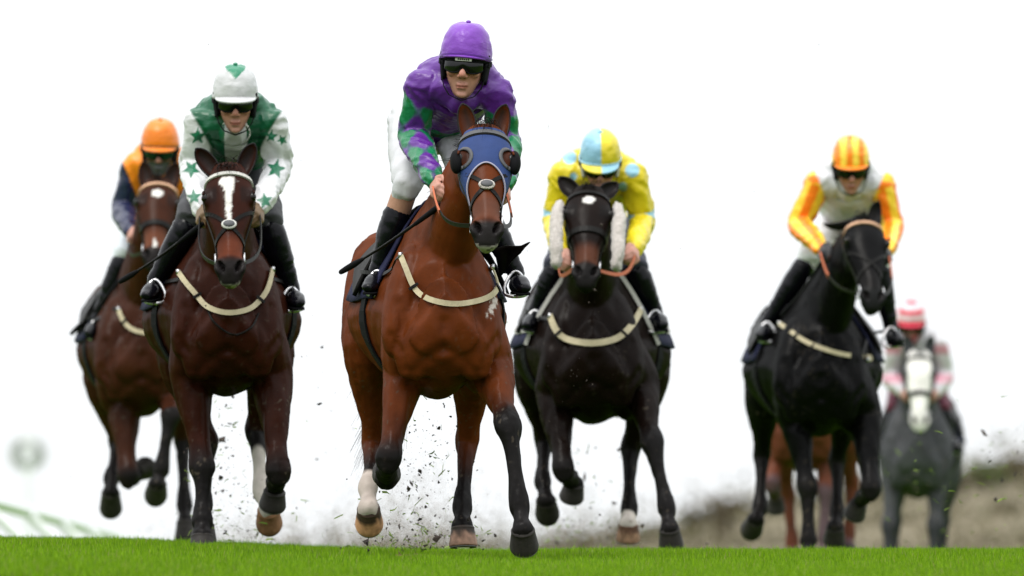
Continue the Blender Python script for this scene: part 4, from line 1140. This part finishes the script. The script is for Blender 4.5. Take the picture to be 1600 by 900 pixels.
h4 = horse('yellow', 56, 926, 924, 394, 440, (920, 298, -.20), (915, 448, -.57), {
    'RF': [(866, 615, .30), (881, 738, .05), (891, 748, .34), (897, 757, .40), (893, 776, .43)],
    'LF': [(1000, 605, .30), (1020, 695, .00), (1042, 793, -.10), (1046, 827, -.16), (1050, 860, -.18)],
    'RH': [(860, 490, 1.42), (836, 590, 1.12), (850, 690, 1.40), (848, 752, 1.15), (853, 782, 1.07), (857, 818, 1.05)],
    'LH': [(992, 490, 1.42), (1012, 590, 1.12), (986, 700, 1.42), (983, 795, 1.22), (982, 820, 1.14), (981, 846, 1.11)]},
    (.0060, .0031, .0023), 'near-black brown horse wearing white fleece cheek rolls, centre right', sw=1.26, voxel=.012,
    socks={'LH': (3.4, (.5, .45, .4))}, hoofs={'LH': ((.10, .05, .03), (.24, .14, .08))}, blaze=[('star', .080, .130, .021, .03)], muzzle=((.075, .026, .014), (.009, .008, .008)), ears=((-1, (.55, .45, .0, .8, .5)), (1, (.45, .35, -.1, .8, .5))), tilt=dict(RH=58, LF=36, LH=36))
h5 = horse('stripe', 61.5, 1283, 1262, 437, 480, (1349, 345, -.20), (1364, 484, -.56), {
    'RF': [(1242, 645, .30), (1262, 765, .15), (1263, 845, .10), (1263, 868, .06), (1263, 892, .05)],
    'LF': [(1350, 645, .30), (1361, 768, .06), (1347, 778, .34), (1341, 788, .40), (1334, 806, .43)],
    'RH': [(1212, 530, 1.42), (1194, 620, 1.12), (1190, 712, 1.42), (1187, 795, 1.22), (1181, 812, 1.16), (1170, 840, 1.14)],
    'LH': [(1318, 530, 1.42), (1325, 620, 1.12), (1308, 720, 1.42), (1308, 800, 1.22), (1305, 824, 1.14), (1303, 852, 1.12)]},
    (.0022, .0021, .0023), 'jet black horse with peach browband at right', sw=1.22, roll=16, voxel=.012, muzzle=((.008, .007, .007), (.008, .008, .008)),
    ears=((-1, (.25, .95, -.3, .4, .0, .9)), (1, .1)), tilt=dict(RH=62, LH=45))
h6 = horse('pink', 80, 1432, 1440, 590, 625, (1436, 552, -.20), (1437, 674, -.45), {
    'RF': [(1399, 735, .30), (1389, 825, .12), (1386, 893, .06), (1386, 913, .02), (1386, 936, .0)],
    'LF': [(1466, 735, .30), (1461, 825, .12), (1457, 893, .06), (1457, 913, .02), (1457, 936, .0)],
    'RH': [(1405, 660, 1.42), (1398, 740, 1.12), (1398, 815, 1.42), (1396, 895, 1.30), (1396, 915, 1.24), (1396, 938, 1.22)],
    'LH': [(1470, 660, 1.42), (1478, 740, 1.12), (1474, 815, 1.42), (1470, 895, 1.30), (1470, 915, 1.24), (1470, 938, 1.22)]},
    (.050, .051, .055), 'blurred grey horse with white face, farthest right', voxel=.014, points=(.03, .031, .034), muzzle=None, blaze=[('line', -.02, .62, .085, .08)], mane=(.14, .14, .15))
h7 = horse('chestnut', 70, 1258, 1256, 524, 560, (1262, 482, -.20), (1262, 600, -.50), {
    'RF': [(1218, 672, .30), (1205, 758, .05), (1210, 768, .34), (1212, 780, .40), (1212, 797, .43)],
    'LF': [(1290, 672, .30), (1290, 770, .12), (1288, 842, .06), (1288, 862, .02), (1288, 884, .0)],
    'RH': [(1222, 600, 1.42), (1216, 690, 1.12), (1230, 772, 1.42), (1238, 850, 1.30), (1240, 868, 1.24), (1241, 890, 1.22)],
    'LH': [(1300, 600, 1.42), (1318, 680, 1.12), (1330, 755, 1.42), (1326, 835, 1.30), (1325, 855, 1.24), (1325, 878, 1.22)]},
    (.095, .029, .015), 'chestnut horse almost hidden behind the black horse', voxel=.014, points=(.07, .045, .05), pt=(.85, 1.0), hpt=(3.2, 4), mane=(.2, .07, .03))

# ---------------------------------------------------------------- riders' colours
def c3(n, c): return np.tile(np.array(c, float), (n, 1))
PUR, GRN = (.085, .015, .200), (.005, .145, .055)
def jk_purple(d):
    C = c3(len(d['V']), PUR); arm = d['cid'] > 0
    L, A = d['L'] - .13, d['A']
    a = np.sin((L / .19 + A / 2.2) * math.pi); b = np.sin((L / .19 - A / 2.6 + .3) * math.pi)
    chk = .5 + .5 * np.clip(a * b * 7, -1, 1)
    lim = .02 + .03 * np.cos(A)
    C = mixc(C, GRN, chk * arm * ss(-.008, .008, L - lim))
    tt = d['S']; C[(~arm) & (tt > .30) & (tt < .62)] = GRN
    return C
def jk_green(d):
    C = c3(len(d['V']), (.52, .52, .53)); tor = d['cid'] == 0
    x = (d['V'] - d['shm']) @ d['lat']
    drop = np.maximum(0, d['shm'][2] + .075 - d['V'][:, 2])
    C = mixc(C, (.004, .080, .035), np.maximum(ss(-.007, .007, np.maximum(.225 - .60 * drop, .112) - abs(x)) * (drop < .30), tor & (d['S'] < 1.2)))
    C[tor & (abs(x) < .050) & (d['N'][:, 1] < 0) & (d['S'] < 9)] = (.40, .40, .40)
    return C
def jk_yellow(d):
    C = c3(len(d['V']), (.58, .46, .012)); arm = d['cid'] > 0
    C[arm & (abs(d['L'] - .285) < .020)] = (.24, .45, .56)
    return C
def jk_stripe(d):
    C = c3(len(d['V']), (.52, .52, .54)); x = (d['V'] - d['shm']) @ d['lat']; drop = np.maximum(0, d['shm'][2] + .075 - d['V'][:, 2]); arm = (d['cid'] > 0) & (abs(x) > np.maximum(.20 - .45 * drop, .11))
    st = np.floor((d['A'] + math.pi) / (2 * math.pi) * 8 + .3) % 2 == 0
    C[arm & st] = (.86, .20, .012); C[arm & ~st] = (.86, .56, .045)
    return C
def jk_navy(d):
    C = c3(len(d['V']), (.82, .235, .012)); x = (d['V'] - d['shm']) @ d['lat']; drop = np.maximum(0, d['shm'][2] + .075 - d['V'][:, 2]); arm = (d['cid'] > 0) & (abs(x) > np.maximum(.225 - .45 * drop, .11))
    C[arm] = (.012, .015, .048)
    return C
def jk_pink(d):
    C = c3(len(d['V']), (.46, .44, .46)); tor = d['cid'] == 0
    C[(np.floor(d['V'][:, 2] / .07) % 3 == 0) & (d['cid'] > 0)] = (.46, .22, .27)
    C[tor & (d['S'] < 2)] = (.16, .16, .18)
    return C
def cap_plain(c): return lambda az, e, x, z: c
def cap_green(az, e, x, z):
    v = abs(x) < (z - .122) * 1.3 and math.cos(az) > 0 or (e > .9 and math.cos(az) > -.3)
    return (.014, .16, .085) if v else (.45, .45, .46)
def cap_half(az, e, x, z):
    l = math.sin(az) < 0.05
    if e < 0: l = not l
    return (.22, .42, .54) if l else (.58, .47, .02)
def cap_stripe(az, e, x, z):
    if e < 0: return (.86, .22, .012)
    return (.86, .22, .012) if int(math.floor((x + .5) / .034 + .21)) % 2 == 0 else (.86, .58, .06)
def cap_hoop(az, e, x, z):
    return (.55, .025, .06) if (e < .14 or .32 < e < .55 or .8 < e) else (.62, .50, .53)

def JJ(sl, sr, el, er, wl, wr, hl, hr, kl, kr, al, ar):
    return dict(sl=sl, sr=sr, el=el, er=er, wl=wl, wr=wr, hl=hl, hr=hr, kl=kl, kr=kr, al=al, ar=ar)

r3 = person('lead', 48.5, 'jockey in purple and green diamond silks and purple cap', (724, 103, .22), 6, -4, 5, 1.10,
    JJ((658, 130, .42), (776, 146, .40), (648, 212, .50), (790, 222, .48), (678, 284, .10), (790, 290, .10), (644, 190, .98), (716, 205, .98), (637, 286, .55), (735, 292, .55), (590, 424, .62), (806, 425, .60)),
    jk_purple, (.32, .17, .11), (.46, .46, .48), .37, cap_plain((.150, .034, .33)), voxel=.006, badge=True, bodyvox=.005, band=(.10, .022, .24), peak=.012, snood=(.10, .02, .22))
STAR = (.008, .115, .055)
r2 = person('green', 51.5, 'jockey in green jacket with white starred sleeves and white cap', (368, 165, .22), 14, 2, 0, 1.03,
    JJ((312, 190, .42), (426, 192, .42), (303, 260, .50), (434, 258, .50), (313, 328, .12), (407, 326, .12), (338, 268, .95), (388, 268, .95), (296, 345, .55), (420, 347, .55), (243, 438, .62), (456, 450, .62)),
    jk_green, (.01, .01, .012), (.03, .03, .034), .12, cap_green, voxel=.0065, bodyvox=.005, peak=.040, glove=(.12, .07, .03),
    decal=[('star', 309, 213, 14, .3, STAR), ('star', 299, 264, 15, .9, STAR), ('star', 303, 308, 13, .4, STAR), ('star', 424, 213, 11, .2, STAR), ('star', 441, 219, 9, .8, STAR), ('star', 431, 264, 16, .1, STAR), ('star', 414, 314, 14, .5, STAR)], snood=(.7, .7, .7))
r1 = person('orange', 61, 'jockey in orange cap with navy sleeves and green goggles, far left', (248, 241, .22), 16, -2, 2, 1.02,
    JJ((212, 256, .42), (285, 258, .42), (193, 325, .50), (300, 322, .50), (204, 362, .12), (290, 360, .12), (228, 335, .95), (270, 335, .95), (196, 398, .55), (290, 400, .55), (152, 500, .62), (325, 490, .62)),
    jk_navy, (.01, .01, .012), (.55, .58, .62), .12, cap_plain((.66, .165, .008)), voxel=.009, bodyvox=.007, lens='lensg', mask=(.06, .06, .065), band=(.08, .05, .04), peak=.035, snood=(.8, .23, .012))
BLU = (.24, .45, .56)
r4 = person('yellow', 56, 'jockey in yellow silks with pale blue spots and quartered cap', (938, 268, .20), 28, 0, 0, 1.02,
    JJ((880, 272, .42), (990, 275, .42), (870, 345, .48), (1002, 345, .48), (876, 398, .12), (993, 390, .12), (912, 352, .95), (952, 352, .95), (870, 418, .55), (992, 420, .55), (836, 486, .62), (1024, 486, .62)),
    jk_yellow, (.01, .01, .012), (.03, .03, .05), .12, cap_half, voxel=.008, bodyvox=.006, harness=False, band=(.34, .55, .66), peak=.045,
    decal=[('dot', 890, 246, 11, 0, BLU), ('dot', 988, 266, 11, 0, BLU), ('dot', 896, 276, 6, 0, BLU), ('dot', 973, 292, 7, 0, BLU), ('dot', 980, 236, 6, 0, BLU)], snood=(.70, .62, .05))
r5 = person('stripe', 61.5, 'jockey in white silks with orange and yellow striped sleeves and cap', (1331, 270, .22), 22, 2, -1, 1.02,
    JJ((1278, 283, .42), (1378, 288, .42), (1250, 350, .50), (1392, 352, .50), (1282, 388, .12), (1388, 392, .12), (1300, 352, .95), (1350, 352, .95), (1264, 404, .55), (1372, 410, .55), (1198, 504, .62), (1392, 512, .60)),
    jk_stripe, (.01, .01, .012), (.68, .68, .70), .12, cap_stripe, voxel=.008, bodyvox=.006, peak=.022, glove=(.012, .012, .014), snood=(.6, .6, .62))
r6 = person('pink', 80, 'blurred jockey in pink and white hooped cap on grey horse', (1424, 514, .22), 20, 0, 0, 1.02,
    JJ((1400, 538, .42), (1466, 541, .42), (1393, 590, .50), (1476, 588, .50), (1411, 612, .12), (1462, 612, .12), (1418, 590, .95), (1450, 590, .95), (1398, 642, .55), (1472, 642, .55), (1382, 690, .62), (1487, 684, .62)),
    jk_pink, (.01, .01, .012), (.10, .012, .03), .12, cap_hoop, voxel=.011, bodyvox=.009, mask=(.30, .05, .07), snood=(.6, .3, .35))

# ---------------------------------------------------------------- tack on each horse
def hd(k): return [Vector(RIDERS[k]['J']['w' + q]) + Vector((0, -.07, -.03)) for q in 'lr']
def ft(k): return [Vector(RIDERS[k]['J']['a' + q]) + Vector((0, -.09, -.11)) for q in 'lr']
bridle('lead', 'black bridle with crossed noseband over the blue hood', pad='fleece', hands=hd('lead'), grip='rein')
bridle('green', 'black bridle with white browband on the blazed dark bay', brow='white', pad='white', hands=hd('green'))
bridle('orange', 'bridle with pinkish browband on the leftmost bay horse', brow='peach', cross=False, hands=hd('orange'))
bridle('yellow', 'dark bridle with white fleece cheek rolls on the near-black horse', cross=False, nt_=.29, hands=hd('yellow'), cheekfleece=True, reincol='rein')
bridle('stripe', 'black bridle with peach browband on the jet black horse', brow='peach', hands=hd('stripe'), grip='rein')
bridle('pink', 'blurred bridle on the grey horse', cross=False, hands=hd('pink'))
breastplate('lead', [(630, 402), (641, 440), (664, 466), (712, 477), (758, 468), (779, 442), (784, 410)], 'cream breast girth across the leading bay horse')
breastplate('green', [(284, 428), (300, 455), (324, 480), (356, 490), (390, 484), (412, 462), (421, 424)], 'cream breast girth across the blazed dark bay')
breastplate('orange', [(186, 486), (198, 508), (222, 522), (250, 520), (268, 500)], 'cream breast girth across the leftmost bay horse')
breastplate('yellow', [(864, 496), (872, 524), (896, 535), (938, 537), (974, 525), (997, 486)], 'cream breast girth across the near-black horse', width=.032)
breastplate('stripe', [(1222, 508), (1250, 530), (1292, 549), (1340, 559), (1384, 557)], 'tan breast girth across the jet black horse')
saddle('lead', 'racing saddle with navy cloth on the leading bay horse', ft('lead'), deps=(.48, 1.12), span=80,
       flap=[(772, 388, .50), (790, 384, .47), (812, 384, .42), (828, 378, .36), (782, 432, .56), (790, 422, .54), (800, 408, .48), (812, 396, .42)])
saddle('green', 'racing saddle with navy cloth on the blazed dark bay', ft('green'))
saddle('orange', 'racing saddle with navy cloth on the leftmost bay', ft('orange'))
saddle('yellow', 'racing saddle with white-edged navy cloth on the near-black horse', ft('yellow'), edge='white', deps=(.52, 1.14), span=88)
saddle('stripe', 'racing saddle with navy cloth on the jet black horse', ft('stripe'))
saddle('pink', 'blurred racing saddle on the grey horse', ft('pink'))
whip(48.5, (694, 316, .02), (533, 425, .35), 'black whip held by the purple-clad jockey')
whip(51.5, (316, 350, .03), (188, 440, .40), 'black whip held by the jockey with starred sleeves')
whip(61, (192, 432, .30), (112, 521, .48), 'black whip beside the leftmost rider\'s boot')
whip(61.5, (1288, 404, .05), (1222, 492, .38), 'black whip held by the orange-striped jockey')

# blue blinker hood on the leader
def hood():
    h = HORSES['lead']; R = math.radians; k = h['k']
    T = thing('blinker_hood', Vector(h['hp'](.15, 0, .06)), 'blue blinker hood with black eye cups on the leading horse', 'blinkers')
    nr, nc = 46, 81; P = np.zeros((nr, nc, 3)); ok = np.zeros((nr, nc), bool); TT = np.zeros((nr, nc)); AA = np.zeros((nr, nc))
    for j, x in enumerate(np.linspace(-112, 112, nc)):
        bot = .215 + .13 * (abs(x) / 70) ** 1.8; bot = min(bot, .38)
        for i in range(nr):
            t = .015 + (bot - .015) * i / (nr - 1); p, n = hpoint(h, t, R(x), .007); P[i, j] = p; TT[i, j] = t; AA[i, j] = x
    for _ in range(2): P[1:-1, 1:-1] = .5 * P[1:-1, 1:-1] + .125 * (P[:-2, 1:-1] + P[2:, 1:-1] + P[1:-1, :-2] + P[1:-1, 2:])
    ey = [np.array(h['hp'](.172, s * .094, .034)) for s in (-1, 1)]
    dist = np.minimum(*[np.linalg.norm(P - e, axis=2) for e in ey]); ok = dist > .043 * k
    V = P.reshape(-1, 3); Fc = [(i * nc + j, i * nc + j + 1, (i + 1) * nc + j + 1, (i + 1) * nc + j) for i in range(nr - 1) for j in range(nc - 1) if ok[i, j] and ok[i + 1, j] and ok[i, j + 1] and ok[i + 1, j + 1]]
    me = bpy.data.meshes.new('fabric'); me.from_pydata(V.tolist(), [], Fc); put('fabric', me, M['hood'], T)
    f, r, a = Vector(h['f']), Vector(h['r']), Vector(h['a'])
    sh = Sh(); pn = [(Vector(P[-1, j]) + f * .001, h['bv'].find_nearest(Vector(P[-1, j]))[1]) for j in range(2, nc - 2)]; strap(sh, pn, .006, .005); part('edge_binding', sh, M['lilac'], T)
    sh = Sh(); pn = [hpoint(h, .045 + .02 * (abs(x) / 100) ** 2, R(x), .012) for x in range(-100, 101, 10)]; strap(sh, pn, .022, .006); part('brow_binding', sh, M['greytrim'], T)
    for s, e in zip((-1, 1), ey):
        e = Vector(e); q = []
        for w_ in np.linspace(0, 2 * math.pi, 25):
            p0 = e + (a * math.cos(w_) + (f * .75 - r * s * .66) * math.sin(w_)) * .046 * k
            nn = h['bv'].find_nearest(p0); q.append((nn[0] + nn[1] * .009, nn[1]))
        sh = Sh(); strap(sh, q, .016, .007); part('eye_binding', sh, M['greytrim'], T)
        # half-dome standing off the outer rear of the eye
        sh = Sh(); sh.ell(e + r * s * .029 * k - f * .018 * k + a * .004, (r * .027 * k, f * .040 * k, a * .057 * k), 18, 12); part('eye_cup', sh, M['black'], T)
hood()

# thin rope loop hanging at the chest of the blazed bay
def loop():
    h = HORSES['green']; pts = []; o = Vector((0, 0, CAMZ))
    for px, py in crs(np.array([(322, 478), (336, 505), (365, 523), (392, 512), (404, 490)], float), 6):
        hit = h['bv'].ray_cast(o, (W(px, py, 51.9) - o).normalized()); pts.append(hit[0] + Vector((0, -.012, 0)))
    s = Sh(); s.tube(pts, [.005] * len(pts), n=6, sub=1); ob = part('neck_rope', s, M['leather'], None, origin=pts[0]); tag(ob, 'thin dark cord looped under the chest strap of the blazed bay', 'cord')
loop()

# ---------------------------------------------------------------- kicked-up turf
M['clod'] = mat('soil_clod', attr=True, rough=.95)
def clods():
    g = np.random.default_rng(21); V = []; Fc = []; C = []
    base = np.array([(1, 0, 0), (-1, 0, 0), (0, 1, 0), (0, -1, 0), (0, 0, 1), (0, 0, -1)], float)
    tri = [(0, 2, 4), (2, 1, 4), (1, 3, 4), (3, 0, 4), (2, 0, 5), (1, 2, 5), (3, 1, 5), (0, 3, 5)]
    def lump(p, s, c):
        b = len(V); q = (base * g.uniform(.4, 1.3, (6, 1)) + g.normal(0, .35, (6, 3))) * s * np.array([g.uniform(.6, 1.5), 1, g.uniform(.6, 1.5)]) + p
        a = g.uniform(0, 3.1); ca, sa = math.cos(a), math.sin(a); d = q - p; q = p + np.stack([d[:, 0] * ca - d[:, 2] * sa, d[:, 1], d[:, 0] * sa + d[:, 2] * ca], 1)
        V.extend(map(tuple, q)); Fc.extend([(b + x, b + y, b + z) for x, y, z in tri]); C.extend([c] * 6)
    def blade(p, ln, c):
        b = len(V); d = unit(g.normal(size=3)) * ln; d[1] *= .4; w = np.array([0, 0, .0022]) + g.normal(size=3) * .001; bend = g.normal(size=3) * ln * .25
        V.extend(map(tuple, [p - d - w, p - d + w, p + bend + w, p + bend - w, p + d])); Fc.extend([(b, b + 1, b + 2, b + 3), (b + 3, b + 2, b + 4)]); C.extend([c] * 5)
    def cloud(cx, cy, sx, sy, Y0, Y1, n, smax, grassy=.12, low=860):
        for _ in range(n):
            px, py = g.normal(cx, sx), g.normal(cy, sy)
            if py > low: py = low - abs(py - low)
            p = np.array(list(W(px, py, g.uniform(Y0, Y1)))); s = .0016 + smax * g.random() ** 5
            if g.random() < grassy: blade(p, g.uniform(.008, .03), np.array((.16, .24, .03)) * g.uniform(.5, 1.2))
            else: lump(p, s, np.array((.028, .020, .016)) * g.uniform(.5, 2))
    cloud(655, 750, 42, 70, 49.2, 51, 420, .0075)
    cloud(660, 838, 60, 22, 49.5, 52, 300, .006, .25)
    cloud(345, 740, 30, 85, 53, 55.5, 320, .008)
    cloud(370, 825, 45, 25, 52.5, 56, 240, .007, .25)
    cloud(640, 770, 40, 60, 49.5, 52, 26, .016, .3); cloud(350, 760, 30, 70, 53, 56, 18, .016, .3); cloud(640, 845, 70, 10, 49.6, 51, 60, .010, .5)
    cloud(480, 640, 50, 110, 52, 58, 60, .009)
    cloud(925, 745, 34, 60, 57.5, 60, 110, .014, .2)
    cloud(920, 835, 60, 22, 57, 62, 150, .008, .3)
    cloud(1480, 770, 70, 60, 52, 70, 110, .012, .45)
    cloud(1575, 720, 18, 40, 55, 60, 40, .016, .4)
    cloud(700, 300, 420, 200, 51, 58, 60, .003, .05)
    cloud(900, 560, 40, 80, 50, 55, 60, .004, 0)
    me = bpy.data.meshes.new('flying_turf'); me.from_pydata(V, [], Fc); setcol(me, np.array(C)); o = put('flying_turf', me, M['clod'], flat=True)
    o['kind'] = 'stuff'; o['label'] = 'clods of soil and torn grass kicked up behind the hooves'; o['category'] = 'turf'
    # fine dust
    V.clear(); Fc.clear(); C.clear()
    for cx, cy, sx, sy, Y0, Y1, n in ((650, 850, 80, 34, 72, 88, 6500), (380, 855, 70, 28, 74, 88, 2500), (925, 855, 80, 30, 72, 88, 3500), (650, 800, 50, 50, 74, 88, 1500), (1500, 800, 80, 50, 76, 90, 500)):
        for _ in range(n):
            py = min(g.normal(cy, sy), 885); p = np.array(list(W(g.normal(cx, sx), py, g.uniform(Y0, Y1)))); lump(p, g.uniform(.003, .0065), np.array((.17, .13, .10)) * g.uniform(.5, 1.3))
    me = bpy.data.meshes.new('dust'); me.from_pydata(V, [], Fc); setcol(me, np.array(C)); o = put('dust', me, M['clod'], flat=True)
    o['kind'] = 'stuff'; o['label'] = 'fine brown dust hanging low behind the hooves'; o['category'] = 'dust'
    # loose tufts torn from the crest
    for i, (px, py, Y, lb) in enumerate(((640, 856, 49.4, 'torn brown turf tuft at the hind hoof of the leading horse'), (925, 850, 51, 'small loose green tuft on the crest below the near-black horse'))):
        V.clear(); Fc.clear(); C.clear(); c = np.array(list(W(px, py, Y))); c[2] = float(ground(c[0], c[1])) + .03
        for _ in range(90): blade(c + g.normal(size=3) * np.array([.035, .03, .008]), g.uniform(.012, .03), (np.array((.28, .20, .09)) if i == 0 else np.array((.16, .26, .03))) * g.uniform(.5, 1.2))
        for _ in range(14): lump(c + g.normal(size=3) * np.array([.03, .03, .004]) - np.array([0, 0, .02]), g.uniform(.004, .010), np.array((.06, .04, .02)))
        me = bpy.data.meshes.new('turf_tuft'); me.from_pydata(V, [], Fc); setcol(me, np.array(C)); o = put('turf_tuft', me, M['clod'], None, origin=c.tolist(), flat=True); tag(o, lb, 'turf')
clods()
